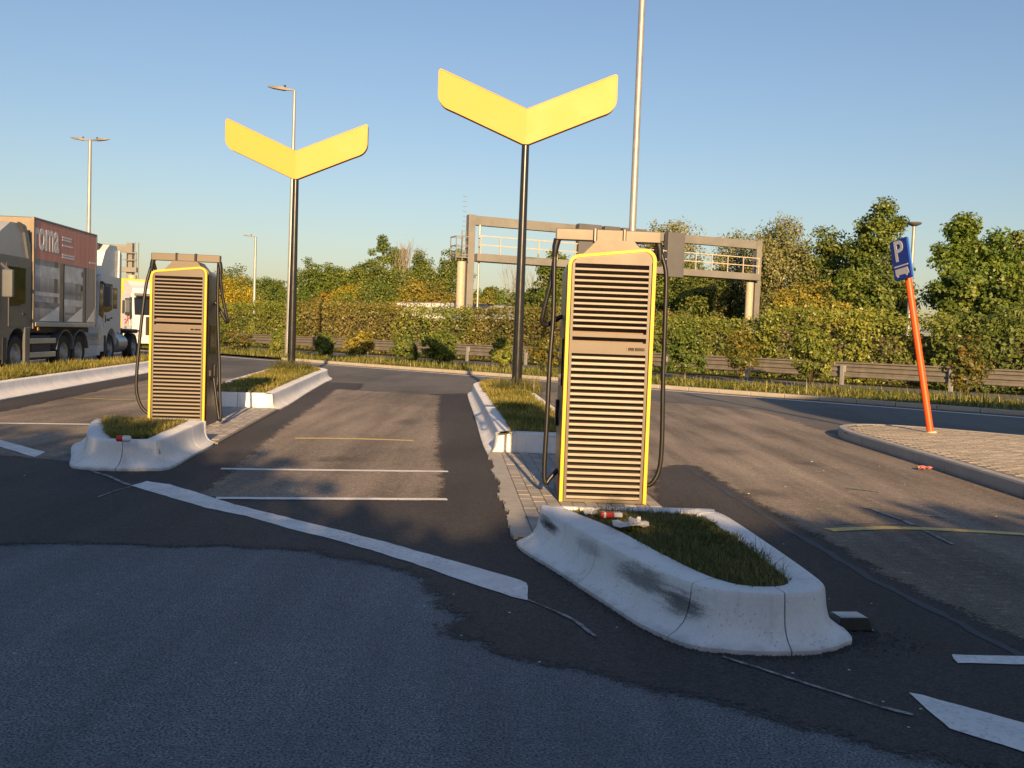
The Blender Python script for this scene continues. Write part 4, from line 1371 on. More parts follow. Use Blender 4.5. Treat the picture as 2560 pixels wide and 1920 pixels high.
def cab(th, paint, fair, L=2.25, w=2.48, roof=3.9, arch=1.35, dw=0.0, trim=None):
    """truck cab: front at y = 0 looking to -y, visible flank at x = 0"""
    poly = [(0.06, .42), (0.0, .62), (-.02, 1.2), (.03, 1.75), (.30, 2.78), (.42, 2.92), (L, 2.92), (L, 1.05), (arch + .62, 1.05)]
    for i in range(9):
        a = PI * i / 8
        poly.append((arch + .58 * math.cos(a), .62 + .56 * math.sin(a)))
    poly += [(arch - .58, .42)]
    bm_ = MB().prism(poly, lambda y, z, d: (d, y, z), -w, 0)
    b = bm_.build('cab', paint, th)
    rf = [(.36, 2.924), (.52, 3.18), (.95, roof - .25), (1.45, roof), (L - .1, roof + .02), (L - .02, roof - .05), (L - .02, 2.924)]
    MB().prism(rf, lambda y, z, d: (d, y, z), -w + .08, -.08).build('roof_fairing', fair, th)
    MB().add([(-w + .1, -.018, 1.80), (-.1, -.018, 1.80), (-.12, .222, 2.70), (-w + .12, .222, 2.70), (-w + .1, .03, 1.80), (-.1, .03, 1.80), (-.12, .27, 2.70), (-w + .12, .27, 2.70)],
             [(0, 1, 2, 3), (4, 7, 6, 5), (0, 4, 5, 1), (1, 5, 6, 2), (2, 6, 7, 3), (3, 7, 4, 0)]).build('windscreen', M['glass_dark'], th)
    # corner glass wraps round to the flank
    MB().prism([(.06, 1.62), (.20, 2.70), (.40, 2.70), (.52, 1.95), (.62, 1.72), (.5, 1.5)], lambda y, z, d: (d, y, z), .001, .012).build('quarter_glass', M['glass_dark'], th)
    dr = MB().prism([(.56, 1.22), (.56, 1.9), (.42, 2.74), (1.55, 2.74), (1.55, 1.22)], lambda y, z, d: (d, y + dw, z), .001, .014).build('door', paint, th)
    MB().prism([(.60, 1.70), (.50, 2.66), (1.48, 2.66), (1.48, 1.80), (1.0, 1.72)], lambda y, z, d: (d, y + dw, z), .0145, .022).build('window', M['glass_dark'], dr)
    MB().box(.0145, .04, 1.3 + dw, 1.45 + dw, 1.5, 1.55).build('handle', M['chassis'], dr)
    if not dw: MB().prism([(1.63, 1.85), (1.63, 2.55), (2.08, 2.55), (2.08, 1.85)], lambda y, z, d: (d, y, z), .001, .012).build('side_window', M['glass_dark'], th)
    mr = MB().bbox(.12, .36, .10 + dw * .7, .24 + dw * .7, 1.9, 2.55, .03).beam((0, .35 + dw * .7, 2.7), (.25, .2 + dw * .7, 2.52), .05, .05).build('mirror', M['cab_grey'], th)
    MB().bbox(-w - .02, .02, -.07, .22, .30, .62, .02).build('bumper', paint, th)
    MB().prism([(.02, .66), (-.035, .66), (-.035, 1.0), (.02, 1.06)], lambda y, z, d: (d, y, z), -.5, .008).prism([(.02, .62), (.50, .66), (.16, 1.30), (.02, 1.12)], lambda y, z, d: (d, y, z), .001, .016).build('headlight', M['lamp_clear'], th, 30)
    MB().bbox(-w + .65, -.65, -.075, -.02, .75, 1.7, .02).build('grille', M['chassis'], th)
    MB().bbox(-.2, .015, arch - .85, arch - .62, .30, .95, .02).build('step', M['chassis'], th)
    MB().prism([(.34, 2.78), (.0, 2.74), (.0, 2.80), (.36, 2.90)], lambda y, z, d: (d, y, z), -w + .15, -.15).build('sun_visor', M['glass_dark'], th)
    wheel(th, -.04, arch, .5)
    return b


# grey box truck
tk = thing('box_truck', 'grey truck with faded salmon and grey roma box body parked at left', 'truck', (-12.28, 24.5, 0), math.radians(4.6))
cabroot = bpy.data.objects.new('front_section', None)


def sub(th, dx, dy):
    """children made after this call are shifted"""
    return [c_ for c_ in th.children]


cab(tk, M['cab_grey'], M['cab_pale'], 2.36, 2.45, 3.74, 1.72, 0.62)
for c_ in list(tk.children):
    c_.location = (c_.location[0] + 0.02, c_.location[1] - 2.62, c_.location[2])
BL = 4.5
MB().bbox(-2.52, 0.0, 0, BL, 1.30, 3.98, .02).build('box_body', M['frame_tan'], tk)
MB().box(.001, .02, .03, BL - .03, 1.34, 3.95).build('curtain', M['curtain'], tk)
MB().bbox(-.05, .035, -.045, .055, 1.16, 4.0, .012).build('corner_post', M['frame_tan'], tk)
MB().bbox(-.05, .032, BL - .05, BL + .03, 1.25, 4.0, .012).build('corner_post', M['cab_grey'], tk)
MB().bbox(-2.5, .03, .06, BL - .06, 3.955, 4.0, .01).build('roof_rail', M['cab_grey'], tk)
MB().bbox(-.1, .045, .1, BL - .1, 1.22, 1.335, .015).build('sill', M['alu'], tk)
mT = text_mesh('roma', 1.12, M['white_print'], 'lettering', 0.003, 0.02)
link('lettering', mT, tk, (.024, .80, 3.22), (PI / 2, 0, PI / 2)).scale = (0.68, 1, 1)
for (y0, y1, z0, z1, mt) in ((1.70, 1.95, 1.36, 2.945, 'frame_tan'), (1.95, 2.03, 1.36, 2.945, 'chassis'), (3.42, 3.60, 1.36, 2.945, 'frame_tan'), (3.60, 3.66, 1.36, 2.945, 'chassis'),
                             (.08, 1.68, 2.50, 2.80, 'print_a'), (.08, 1.68, 2.02, 2.12, 'print_a'), (.08, 1.68, 1.70, 1.86, 'print_b'), (2.06, 3.40, 2.45, 2.90, 'print_a'), (2.06, 3.40, 2.12, 2.20, 'print_b'),
                             (2.06, 3.40, 1.80, 1.98, 'print_a'), (2.06, 3.2, 1.55, 1.62, 'print_b'), (3.28, 3.40, 2.66, 2.80, 'chassis'), (3.28, 3.40, 2.25, 2.40, 'chassis')):
    MB().box(.0205, .0225, y0, y1, z0, z1).build('print_panel', M[mt], tk)
for (a_, b_) in ((.35, 1.68), (2.2, 3.40), (3.75, 4.4)):
    MB().prism([(a_, 1.37), (b_, 1.37), (b_, 1.78)], lambda y, z, d: (d, y, z), .0226, .0240).build('print_panel', M['white_print'], tk)
bars = MB()
for (y0, y1, z) in ((1.85, 2.55, 3.64), (1.85, 2.6, 3.42), (1.85, 2.75, 3.17), (1.85, 2.75, 3.10), (1.85, 2.5, 3.57), (3.9, 4.5, 3.10)):
    bars.box(.0205, .024, y0, y1, z, z + .045)
tag(bars.build('small_print', M['white_print'], tk), kind='stuff')
MB().box(-1.6, -.9, -2.4, BL - .3, .75, 1.05).build('chassis', M['chassis'], tk)
MB().box(-2.4, -.15, .1, BL - .1, 1.06, 1.21).build('subframe', M['chassis'], tk)
wheel(tk, -.05, 2.25); wheel(tk, -.05, 3.36)
for yy in (2.25, 3.36):
    pts = [(-.2, yy + .62 * math.cos(a), .5 + .62 * math.sin(a)) for a in [PI * (.05 + .9 * i / 9) for i in range(10)]]
    v = []
    for x in (-.36, .0):
        v += [(x, p_[1], p_[2]) for p_ in pts] + [(x, yy + .65 * math.cos(a), .5 + .65 * math.sin(a)) for a in [PI * (.05 + .9 * i / 9) for i in range(10)]]
    f = []
    for i in range(9):
        f += [(i, i + 1, 11 + i, 10 + i), (20 + i, 30 + i, 31 + i, 21 + i), (10 + i, 11 + i, 31 + i, 30 + i), (i, 20 + i, 21 + i, i + 1)]
    MB().add(v, f).build('mudguard', M['cab_grey'], tk, 40)
MB().bbox(-.06, 0, -.15, 1.55, .78, .92, .012).build('side_guard', M['alu'], tk)
MB().bbox(-.06, 0, -.15, 1.55, .42, .56, .012).build('side_guard', M['alu'], tk)
MB().bbox(-.7, -.07, .1, 1.4, .35, 1.0, .05).build('toolbox', M['chassis'], tk)
MB().bbox(.03, .05, .22, .32, 1.12, 1.2, .008).build('marker_lamp', M['amber'], tk)
MB().bbox(-.02, .055, -.55, -.25, .2, 1.2, .02).build('side_skirt', M['cab_grey'], tk)
MB().prism([(-.24, 1.1), (-.24, 2.9), (-.50, 3.55), (-.8, 3.78), (-.42, 3.72), (-.16, 3.3), (-.10, 2.9), (-.10, 1.1)], lambda y, z, d: (d, y, z), -.07, .0).build('air_deflector', M['cab_grey'], tk)

# white tractor unit
wt = thing('tractor_unit', 'white tractor unit without trailer parked beyond the grey truck', 'truck', (-13.42, 31.0, 0), math.radians(7.0))
cab(wt, M['white'], M['white'], 2.35, 2.5, 3.98, 1.5)
MB().bbox(-2.2, -.3, 1.0, 2.2, 3.55, 4.0, .05).build('air_horn_fairing', M['chassis'], wt)
MB().prism([(2.352, 1.0), (2.352, 3.85), (2.62, 3.75), (2.62, 1.0)], lambda y, z, d: (d, y, z), -.06, -.01).build('side_fairing', M['white'], wt)
MB().box(-1.6, -.9, 1.5, 6.2, .7, 1.0).build('chassis', M['chassis'], wt)
MB().bbox(-2.3, -.2, 4.0, 5.6, 1.0, 1.15, .02).build('fifth_wheel', M['chassis'], wt)
MB().tube([(-.35, 2.5, .65), (-.35, 3.6, .65)], .33, 14).build('fuel_tank', M['alu'], wt, 40)
wheel(wt, -.04, 4.5)
MB().bbox(-.4, .0, 3.9, 5.1, 1.06, 1.12, .02).build('mudguard', M['chassis'], wt)
nm = MB()
nm.prism([(.70, 1.36), (.80, 1.38), (.80, 1.62), (.70, 1.60)], lambda y, z, d: (d, y, z), .0145, .018)
for i in range(4): nm.prism([(.86 + i * .1, 1.42), (.93 + i * .1, 1.42), (.93 + i * .1, 1.5 + .02 * (i % 2)), (.86 + i * .1, 1.5)], lambda y, z, d: (d, y, z), .0145, .018)
nm.build('badge', M['chassis'], wt)

# white tractor with yellow trailer, farther down the road, turned towards the right
a3 = D(277, 750, 50)
yt = thing('articulated_truck', 'distant white truck with yellow trailer behind the second charger', 'truck', (a3.x + .2, a3.y, 0), math.radians(36))
# flank seen here is the other one: mirror by placing the flank at x = 0 on the left hand side
yt.scale = (-1, 1, 1)
cab(yt, M['white'], M['white'], 2.25, 2.5, 3.6, 1.4)
for c_ in list(yt.children): pass
MB().bbox(-2.52, 0, 2.6, 15, 1.05, 3.75, .03).build('trailer_body', M['yellow_trailer'], yt)
MB().box(-1.6, -.9, 1.5, 14, .6, 1.0).build('chassis', M['chassis'], yt)
wheel(yt, -.04, 4.4); wheel(yt, -.04, 11.2); wheel(yt, -.04, 12.4)
mA = text_mesh('A', .75, M['red'], 'lettering', .002)
o = link('lettering', mA, yt, (.018, .95, 1.3), (PI / 2, 0, -PI / 2)); o.scale = (-1, 1, 1)
MB().prism([(.6, 1.6), (.6, 1.68), (1.5, 1.34), (1.5, 1.26)], lambda y, z, d: (d, y, z), .0145, .0225).build('stripe', M['red'], yt)

# trailers on the motorway, only their tops above the hedge
def far_trailer(label, u0, u1, v, n, mat, d):
    p0, p1 = N(u0, v, n), N(u1, v, n)
    L = (p1 - p0).length
    th = thing('semi_trailer', label, 'trailer', (p0.x, p0.y, 0), math.atan2((p1 - p0).y, (p1 - p0).x))
    MB().bbox(0, L, 0, 2.5, 1.1, p0.z, .03).build('box_body', mat, th)
    MB().bbox(-.02, L + .02, -.02, 2.52, p0.z + .001, p0.z + .07, .01).build('roof_rail', M['galv'] if d else M['grey_panel'], th)
    MB().box(.3, L - .3, .9, 1.6, .7, 1.08).build('chassis', M['chassis'], th)
    for x in (L * .15, L * .7, L * .85):
        w_ = MB().lathe([(0, -.3), (.5, -.3), (.5, 0), (.3, .01), (0, .01)], (x, .02, .5), 'y', 18).build('wheel', M['tyre'], th, 40)
    return th


far_trailer('white trailer roof passing behind the hedge left of the gantry post', 857, 1001, 654, 50, M['white'], 1)
ft = far_trailer('pale blue trailer with dark frame behind the hedge between gantry and arrow pole', 1024, 1083, 659, 51, plain('pale_blue', (.30, .34, .40), .5), 0)

# ------------------------------------------------------------------ plants
def crown_points(r, n, K, rx, ry, rz, zc, clump=0.26, lump=0.35, low=-0.8):
    """leaf centres in clumps spread through an uneven ellipsoid"""
    d = r.normal(size=(K * 3, 3))
    d /= np.linalg.norm(d, axis=1)[:, None]
    d = d[d[:, 2] > low][:K]
    K = len(d)
    rad = r.uniform(0.15, 1.0, K) ** 0.45
    lumpy = 1 + lump * (vnoise(d, 2.2, int(r.integers(1e6))) - 0.5) * 2
    S3 = np.array([rx, ry, rz])
    cen = d * np.minimum(rad * lumpy, 1.08)[:, None] * S3
    size = clump * (rx * ry * rz) ** (1 / 3) * r.uniform(0.65, 1.4, K)
    w = size ** 2
    idx = r.choice(K, n, p=w / w.sum())
    g = r.normal(size=(n, 3))
    g /= np.linalg.norm(g, axis=1)[:, None]
    off = g * (r.uniform(0.1, 1.0, n) ** 0.55)[:, None]
    P = cen[idx] + off * size[idx][:, None] * np.array([1.15, 1.15, 0.85])
    nr = off + 0.6 * cen[idx] / S3
    ct = r.uniform(0, 1, K)[idx]
    return P + np.array([0, 0, zc]), nr, ct, cen + np.array([0, 0, zc])


def tree(name, label, pos, top, half_w, mat, seed, n=7000, leaf=0.22, trunk=0.2, lump=0.3, clump=0.23, K=150, group=None, cat='tree', bark='bark', droop=0.0, bias=0.0, taper=0.0, thick=None):
    r = np.random.default_rng(seed)
    rp = random.Random(seed)
    th = thing(name, label, cat, pos, 0, group)
    h = top - pos[2]
    z0 = h * trunk
    rz = (h - z0) / 2 / (1 + clump * 0.2)
    zc = z0 + (h - z0) / 2
    rw = half_w / (1 + clump * 0.25)
    P, nr, ct, cen = crown_points(r, n, K, rw, rw * .85, rz, zc, clump, lump)
    if taper:
        k = 1 - taper * np.clip((P[:, 2] - z0) / (h - z0), 0, 1)
        P[:, 0] *= k; P[:, 1] *= k
    if droop: P[:, 2] -= droop * r.uniform(0, 1, len(P)) ** 2
    P[:, 2] = np.maximum(P[:, 2], 0.1)
    nr[:, 2] += 0.35
    tint = np.clip(0.42 * r.uniform(0, 1, n) + 0.58 * ct + bias, 0, 1)
    link('crown', quad_mesh('crown', leaf_quads(P, leaf, r, nr, 0.8), mat, tint), th)
    tk_ = MB()
    r0 = thick or max(0.02, h * 0.022)
    tk_.tube([(0, 0, 0), (rp.uniform(-.02, .02) * h, rp.uniform(-.02, .02) * h, z0), (rp.uniform(-.03, .03) * h, 0, zc + rz * .5)], [r0, r0 * .8, r0 * .2], 7)
    for c_ in cen[:: max(1, len(cen) // 14)]:
        a = Vector((0, 0, z0 * rp.uniform(.6, 1.1)))
        b = Vector(c_)
        m_ = a.lerp(b, .5) + Vector((0, 0, -.05 * h + rp.uniform(0, .08) * h))
        tk_.tube([a, m_, b], [r0 * .45, r0 * .3, r0 * .08], 5)
    tk_.build('trunk', M[bark], th, 'all')
    return th


TG = 'trees beyond the motorway'
# (u centre, v top, half width in px, distance n, material, label, options)
TREES = [
    (500, 574, 62, 74, 'leaf_dark', 'dark tree just right of the second charger behind the yellow bushes', dict(lump=.4)),
    (572, 603, 40, 76, 'leaf_green', 'low tree between the distant small lamp and the left arrow pole', dict()),
    (604, 597, 24, 82, 'leaf_dark', 'small dark tree directly left of the left arrow pole', dict(n=3500)),
    (677, 563, 40, 72, 'leaf_green', 'green tree directly right of the left arrow pole', dict()),
    (727, 562, 36, 73, 'leaf_green', 'second green tree to the right of the left arrow pole', dict(bias=.1)),
    (778, 563, 36, 76, 'leaf_dark', 'dark spreading tree below the tall open crowned tree', dict()),
    (834, 502, 42, 82, 'leaf_green', 'tall tree with open ragged crown beside the bare grey tree', dict(trunk=.4, lump=.45,  n=4200, K=30)),
    (820, 562, 62, 78, 'leaf_dark', 'broad dark tree in front of the bare grey tree', dict(trunk=.15)),
    (908, 537, 28, 84, 'leaf_green', 'slender ragged tree right of the bare grey tree', dict(lump=.45,  n=4200)),
    (925, 578, 55, 74, 'leaf_dark', 'wide dark tree left of the gantry post', dict(trunk=.12)),
    (986, 528, 36, 76, 'leaf_dark', 'dark tree crossing behind the left gantry post', dict(lump=.4)),
    (1050, 616, 40, 70, 'leaf_green', 'low green tree below the gantry walkway', dict(trunk=.1)),
    (1160, 622, 40, 72, 'leaf_green', 'low tree right of the tall arrow pole below the gantry', dict(trunk=.1)),
    (1205, 535, 40, 66, 'leaf_green', 'tall green tree between the arrow pole and the front charger', dict(trunk=.15, lump=.4)),
    (1290, 560, 70, 68, 'leaf_green', 'green tree largely hidden behind the front charger', dict(trunk=.15)),
    (1446, 446, 66, 84, 'leaf_willow', 'tall yellow green tree whose top shows above the gantry sign', dict(trunk=.2, lump=.4, bias=.1)),
    (1440, 545, 70, 72, 'leaf_green', 'green tree below the gantry right of the front charger', dict(trunk=.12)),
    (1535, 560, 62, 71, 'leaf_dark', 'dark leafy tree below the right part of the gantry walkway', dict(trunk=.08)),
    (1600, 492, 56, 72, 'leaf_willow', 'grey green willow directly behind the right gantry post', dict(droop=.9, trunk=.25, leaf=.2)),
    (1692, 468, 74, 68, 'leaf_willow', 'broad grey green willow right of the gantry', dict(droop=1.2, trunk=.25, leaf=.2, n=11000, lump=.4)),
    (1655, 590, 55, 72, 'leaf_dark', 'dark shrubby tree at the foot of the willow by the gantry post', dict(trunk=.1)),
    (1795, 482, 62, 70, 'leaf_dark', 'dark bushy tree between the willow and the tall tree', dict(trunk=.15)),
    (1900, 444, 70, 68, 'leaf_green', 'tallest dark green tree left of the parking sign', dict(trunk=.1, n=12000, lump=.35, taper=.1)),
    (1922, 565, 48, 64, 'leaf_dark', 'dark lower tree directly behind the parking sign post', dict(trunk=.1)),
    (1850, 590, 60, 63, 'leaf_green', 'bushy green tree below the tallest dark tree', dict(trunk=.08)),
    (2115, 470, 80, 52, 'leaf_bright', 'big bright green tree at the right beyond the parking sign', dict(trunk=.22, n=13000, lump=.4, leaf=.2)),
    (2225, 492, 70, 56, 'leaf_dark', 'dark tree cut by the right edge of the photo', dict(trunk=.15, n=8000)),
    (2092, 590, 42, 50, 'leaf_green', 'lower green crown at the left foot of the big bright tree', dict(trunk=.1, lump=.4)),
    (2190, 600, 70, 50, 'leaf_green', 'low green tree above the dark hedge at the right edge', dict(trunk=.08)),
]
for i, (u, v, hw, n, mt, lab, kw) in enumerate(TREES):
    p_ = N(u, v, n)
    half = 1.12 * hw * S_ * p_.y / FPX
    kw = dict(kw)
    kw['n'] = int(kw.get('n', 6500) * 1.9)
    kw.setdefault('leaf', 0.25)
    tree('tree', lab, (p_.x, p_.y, 0), p_.z, half, M[mt], 100 + i, group=TG, **kw)

BG = 'autumn bushes behind the hedge'
BUSH = [
    (505, 600, 46, 64, 'leaf_yellow', 'bright yellow bush right beside the second charger'),
    (470, 612, 40, 62, 'leaf_yellow', 'yellow green bush partly hidden by the second charger'),
    (570, 640, 34, 64, 'leaf_gold', 'golden bush below the distant small lamp'),
    (618, 615, 40, 66, 'leaf_green', 'green bush directly left of the left arrow pole'),
    (668, 622, 34, 63, 'leaf_bright', 'bright green bush directly right of the left arrow pole'),
    (715, 622, 34, 64, 'leaf_orange', 'orange tinged bush among the green ones right of the left arrow pole'),
    (760, 612, 34, 64, 'leaf_yellow', 'yellow bush in the middle of the row behind the brown hedge'),
    (812, 608, 58, 62, 'leaf_green', 'broad rounded green bush behind the brown hedge'),
    (905, 602, 44, 65, 'leaf_gold', 'golden bush above the white trailer roof'),
    (960, 620, 44, 64, 'leaf_orange', 'orange yellow bush left of the cream gantry cabinet'),
    (860, 620, 40, 66, 'leaf_green', 'green bush between the rounded bush and the golden bush'),
    (1040, 625, 34, 62, 'leaf_gold', 'golden green bush between gantry post and arrow pole'),
    (1090, 618, 34, 64, 'leaf_green', 'green bush directly left of the tall arrow pole'),
    (1150, 632, 40, 60, 'leaf_hedge', 'olive bush directly right of the tall arrow pole'),
    (1752, 612, 56, 52, 'leaf_gold', 'large golden bush rising above the hedge right of the gantry'),
    (1706, 632, 24, 54, 'leaf_yellow', 'yellow bush at the left shoulder of the large golden bush'),
    (1805, 640, 40, 53, 'leaf_gold', 'golden bush at the right shoulder of the large golden bush'),
    (1470, 672, 60, 47, 'leaf_brown', 'brownish bush top above the hedge right of the front charger'),
    (1545, 676, 40, 48, 'leaf_brown', 'russet bush above the hedge below the gantry'),
]
for i, (u, v, hw, n, mt, lab) in enumerate(BUSH):
    p_ = N(u, v, n)
    half = 1.5 * hw * S_ * p_.y / FPX
    tree('bush', lab, (p_.x, p_.y, 0), p_.z, half, M[mt], 300 + i, n=9000, leaf=0.21, trunk=0.02, lump=0.35, clump=0.24, K=120, group=BG, cat='bush', thick=.05)

# bare trees
def bare_tree(label, pos, top, spread, seed, levels=4, mat='bark_grey', r0=.11):
    rp = random.Random(seed)
    th = thing('bare_tree', label, 'tree', pos)
    m = MB()
    h = top - pos[2]

    def grow(p_, d, L, rad, lv):
        e = p_ + d * L
        m.tube([p_, p_.lerp(e, .5) + Vector((rp.uniform(-.05, .05), rp.uniform(-.05, .05), 0)) * L, e], [rad, rad * .8, rad * .6], 5, False)
        if lv == 0: return
        for k in range(rp.choice((3, 3, 4))):
            q = (d + Vector((rp.uniform(-1, 1) * spread, rp.uniform(-1, 1) * spread, rp.uniform(.05, .5)))).normalized()
            grow(p_.lerp(e, rp.uniform(.55, 1.0)), q, L * rp.uniform(.62, .82), rad * .58, lv - 1)
    grow(Vector((0, 0, 0)), Vector((0, 0, 1)), h * .34, r0, levels)
    zmax = max(p_[2] for p_ in m.v)
    k = h / zmax
    m.v = [(x * k, y * k, z * k) for x, y, z in m.v]
    m.build('branches', M[mat], th, 'all')
    return th


q = N(873, 512, 83); bare_tree('leafless grey tree between two ragged green trees', (q.x, q.y, 0), q.z, .42, 5, 5, r0=.16)
q = N(1112, 556, 70); bare_tree('thin leafless sapling seen directly left of the tall arrow pole', (q.x, q.y, 0), q.z, .35, 6, 4, r0=.07)
q = N(1163, 566, 72); bare_tree('thin leafless sapling seen directly right of the tall arrow pole', (q.x, q.y, 0), q.z, .35, 9, 4, r0=.07)


# hedge: clipped band between guard rail and motorway, in sections of different colour
def hedge(label, u0, u1, v0, v1, n, mat, seed, dep=2.2, dens=900, leaf=.15, bias=0.0):
    p0, p1 = N(u0, v0, n), N(u1, v1, n)
    a, b = Vector((p0.x, p0.y, 0)), Vector((p1.x, p1.y, 0))
    L = (b - a).length
    d = (b - a) / L
    nn = Vector((-d.y, d.x, 0))
    th = thing('hedge', label, 'hedge', a, 0, 'clipped hedge sections behind the guard rail')
    r = np.random.default_rng(seed)
    H0, H1 = p0.z, p1.z
    k = int(L * 3.2 * dens / 3)
    s = r.uniform(-.3, L + .3, k)
    top = H0 + (H1 - H0) * s / L
    kind = r.uniform(0, 1, k)
    e = r.uniform(0, 1, k)
    SP = np.stack([s, e * 3], 1)
    bulge = .45 * (vnoise(SP, 1.3, seed) - .5) + .3 * (vnoise(SP, 3.5, seed + 2) - .5)
    y = np.where(kind < .72, -bulge + r.exponential(.16, k), r.uniform(0, dep, k))
    z = np.where(kind < .72, e * top, top + .5 * (vnoise(np.stack([s, y], 1), 2.0, seed + 5) - .5) - r.exponential(.14, k))
    z = z + np.where(kind < .72, 0, .12 * r.normal(size=k))
    z = np.maximum(z, .05)
    P = np.stack([a.x + d.x * s + nn.x * y, a.y + d.y * s + nn.y * y, z], 1) - np.array([a.x, a.y, 0])
    nr = np.where((kind < .72)[:, None], np.array([[-nn.x, -nn.y, .35]]), np.array([[-nn.x * .3, -nn.y * .3, 1.0]]))
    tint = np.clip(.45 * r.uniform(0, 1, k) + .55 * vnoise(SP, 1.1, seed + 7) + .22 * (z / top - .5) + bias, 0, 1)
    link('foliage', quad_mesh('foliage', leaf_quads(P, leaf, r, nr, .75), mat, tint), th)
    core = MB()
    hh = min(H0, H1) - .55
    v = []
    for s_ in (0.2, L - .2):
        for yy, zz in ((.55, 0), (dep - .2, 0), (dep - .2, hh), (.55, hh)):
            q_ = d * s_ + nn * yy
            v.append((q_.x, q_.y, zz))
    core.add(v, [(0, 3, 2, 1), (4, 5, 6, 7), (0, 1, 5, 4), (1, 2, 6, 5), (2, 3, 7, 6), (3, 0, 4, 7)])
    core.build('branch_core', M['bark'], th)
    return th


HN = 39.5
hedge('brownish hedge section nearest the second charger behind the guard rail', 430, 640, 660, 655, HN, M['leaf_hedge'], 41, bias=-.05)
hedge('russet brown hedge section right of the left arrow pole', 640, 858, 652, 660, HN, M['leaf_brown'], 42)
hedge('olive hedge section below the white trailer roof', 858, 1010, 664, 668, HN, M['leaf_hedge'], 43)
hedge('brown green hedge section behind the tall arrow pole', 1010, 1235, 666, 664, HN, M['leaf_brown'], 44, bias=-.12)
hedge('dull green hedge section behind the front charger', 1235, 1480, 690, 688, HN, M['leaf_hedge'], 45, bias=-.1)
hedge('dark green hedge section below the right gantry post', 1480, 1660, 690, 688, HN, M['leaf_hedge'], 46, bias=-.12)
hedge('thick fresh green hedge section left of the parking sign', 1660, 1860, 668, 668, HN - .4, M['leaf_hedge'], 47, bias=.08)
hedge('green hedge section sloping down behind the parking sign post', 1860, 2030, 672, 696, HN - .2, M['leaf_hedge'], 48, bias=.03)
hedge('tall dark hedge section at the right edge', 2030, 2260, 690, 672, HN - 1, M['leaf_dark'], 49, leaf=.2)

# shrubs growing along the guard rail
SG = 'shrubs growing along the guard rail'
SHR = [
    (468, 698, 752, 20, 'leaf_green', 'narrow green shrub beside the second charger in front of the rail'),
    (512, 714, 757, 36, 'leaf_red', 'reddish shrub in front of the rail near the second charger'),
    (602, 712, 765, 17, 'leaf_hedge', 'small green shrub just left of the left arrow pole'),
    (700, 716, 772, 23, 'leaf_dark', 'dark green shrub between two rail posts right of the left arrow pole'),
    (778, 718, 772, 32, 'leaf_gold', 'yellow leaved shrub in front of the rail'),
    (877, 724, 783, 28, 'leaf_dark', 'dark rounded shrub in front of the rail'),
    (951, 712, 788, 38, 'leaf_green', 'broad shrub in front of the rail left of the tall arrow pole'),
    (1086, 728, 795, 24, 'leaf_hedge', 'olive shrub just left of the tall arrow pole'),
    (1175, 728, 800, 34, 'leaf_orange', 'orange tinted shrub just right of the tall arrow pole'),
    (1484, 700, 815, 44, 'leaf_green', 'green shrub in front of the rail right of the front charger cable'),
    (1608, 702, 822, 32, 'leaf_orange', 'loose shrub with reddish tips below the right gantry post'),
    (1757, 700, 832, 46, 'leaf_hedge', 'upright green shrub in front of the rail left of the parking sign'),
    (2095, 722, 862, 48, 'leaf_red', 'red tipped loose shrub in front of the rail right of the parking sign'),
]
for i, (u, v0, v1, hw, mt, lab) in enumerate(SHR):
    b = G(u, v1, 0.09)
    n_ = min(34.5, b.dot(ROAD_N))
    p_ = N(u, v0, n_)
    half = hw * S_ * p_.y / FPX
    loose = mt in ('leaf_red', 'leaf_orange')
    tree('shrub', lab, (p_.x, p_.y, 0.05), p_.z, half, M[mt], 500 + i, n=2300 if loose else 5000, leaf=0.115, trunk=0.03, bias=-.24 if loose else 0.0, lump=.6 if loose else .5, clump=.22, K=90, group=SG, cat='shrub', thick=.02)

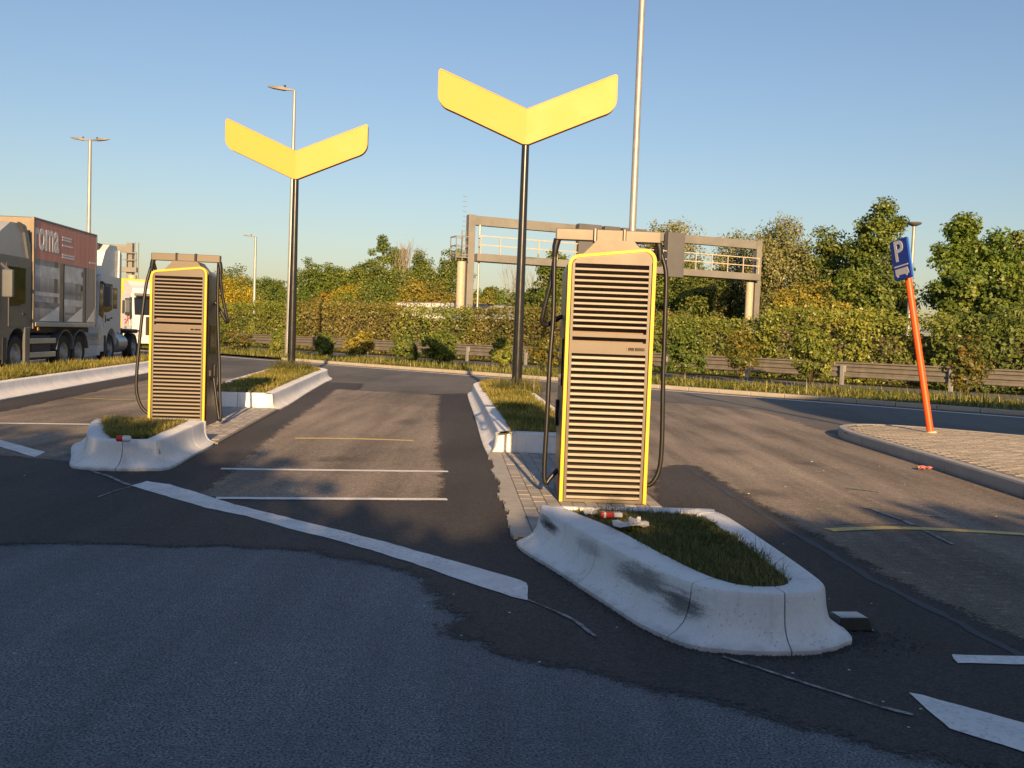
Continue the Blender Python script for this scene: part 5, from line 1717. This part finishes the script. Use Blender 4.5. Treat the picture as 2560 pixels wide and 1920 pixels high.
# grass and weeds of the verge
blades('grass', [rn(-60, 25.0), rn(36, 25.0), rn(36, 30.3), rn(-60, 30.3)], 0.08, 130000, 0.22, 0.026, M['grass_green'], 'rough grass and weeds on the verge beside the slip road', 61, 0.45, 0.05)
blades('weeds', [rn(-12, 26.0), rn(30, 26.0), rn(30, 29.8), rn(-12, 29.8)], 0.08, 6000, 0.38, 0.02, M['grass_green'], 'taller weeds standing in the verge grass', 62, 0.85, -0.1)

# ------------------------------------------------------------------ behind the camera: what throws the evening shade over the foreground
for i, (x, h, half) in enumerate([(-14.0, 7.0, 3.4), (-9.4, 6.9, 3.2), (-5.2, 6.6, 3.0), (-1.4, 6.5, 2.8), (2.2, 5.05, 2.8), (5.6, 5.35, 2.8), (9.4, 5.6, 2.9), (13.5, 5.6, 3.0), (-19, 7.2, 4)]):
    tree('tree', 'dense roadside tree in the row behind the photographer', (x, -11.0, 0), h, half, M['leaf_green'], 700 + i, n=24000, leaf=.40, trunk=.05, lump=.12, clump=.34, K=90, group='trees behind the photographer')
shade_hedge = thing('hedge', 'tall hedge added behind the photographer to keep low sun off the foreground', 'hedge', (0, -12.2, 0))  # unseen hedge added to block sun leaking through the tree row
r = np.random.default_rng(77)
k = 16000
P = np.stack([r.uniform(-24, 18, k), r.normal(0, .5, k), r.uniform(0, 4.6, k)], 1)
link('foliage', quad_mesh('foliage', leaf_quads(P, .4, r), M['leaf_dark'], r.uniform(0, 1, k)), shade_hedge)
MB().box(-24, 18, .2, .5, 0, 4.4).build('branch_core', M['bark'], shade_hedge)
# unseen canopy added at right so its roof shades part of the slip road
cn = thing('shade_canopy', 'flat canopy added out of frame to the right to shade the slip road', 'canopy', (14.5, -.5, 0), math.radians(-3))
MB().bbox(-5.2, 8, -2.4, 2.6, 5.7, 6.9, .03).build('roof', M['white'], cn)
for x in (4, 7):
    for y in (-1.5, 1.7): MB().bbox(x - .2, x + .2, y - .2, y + .2, 0, 5.699, .02).build('column', M['galv'], cn)
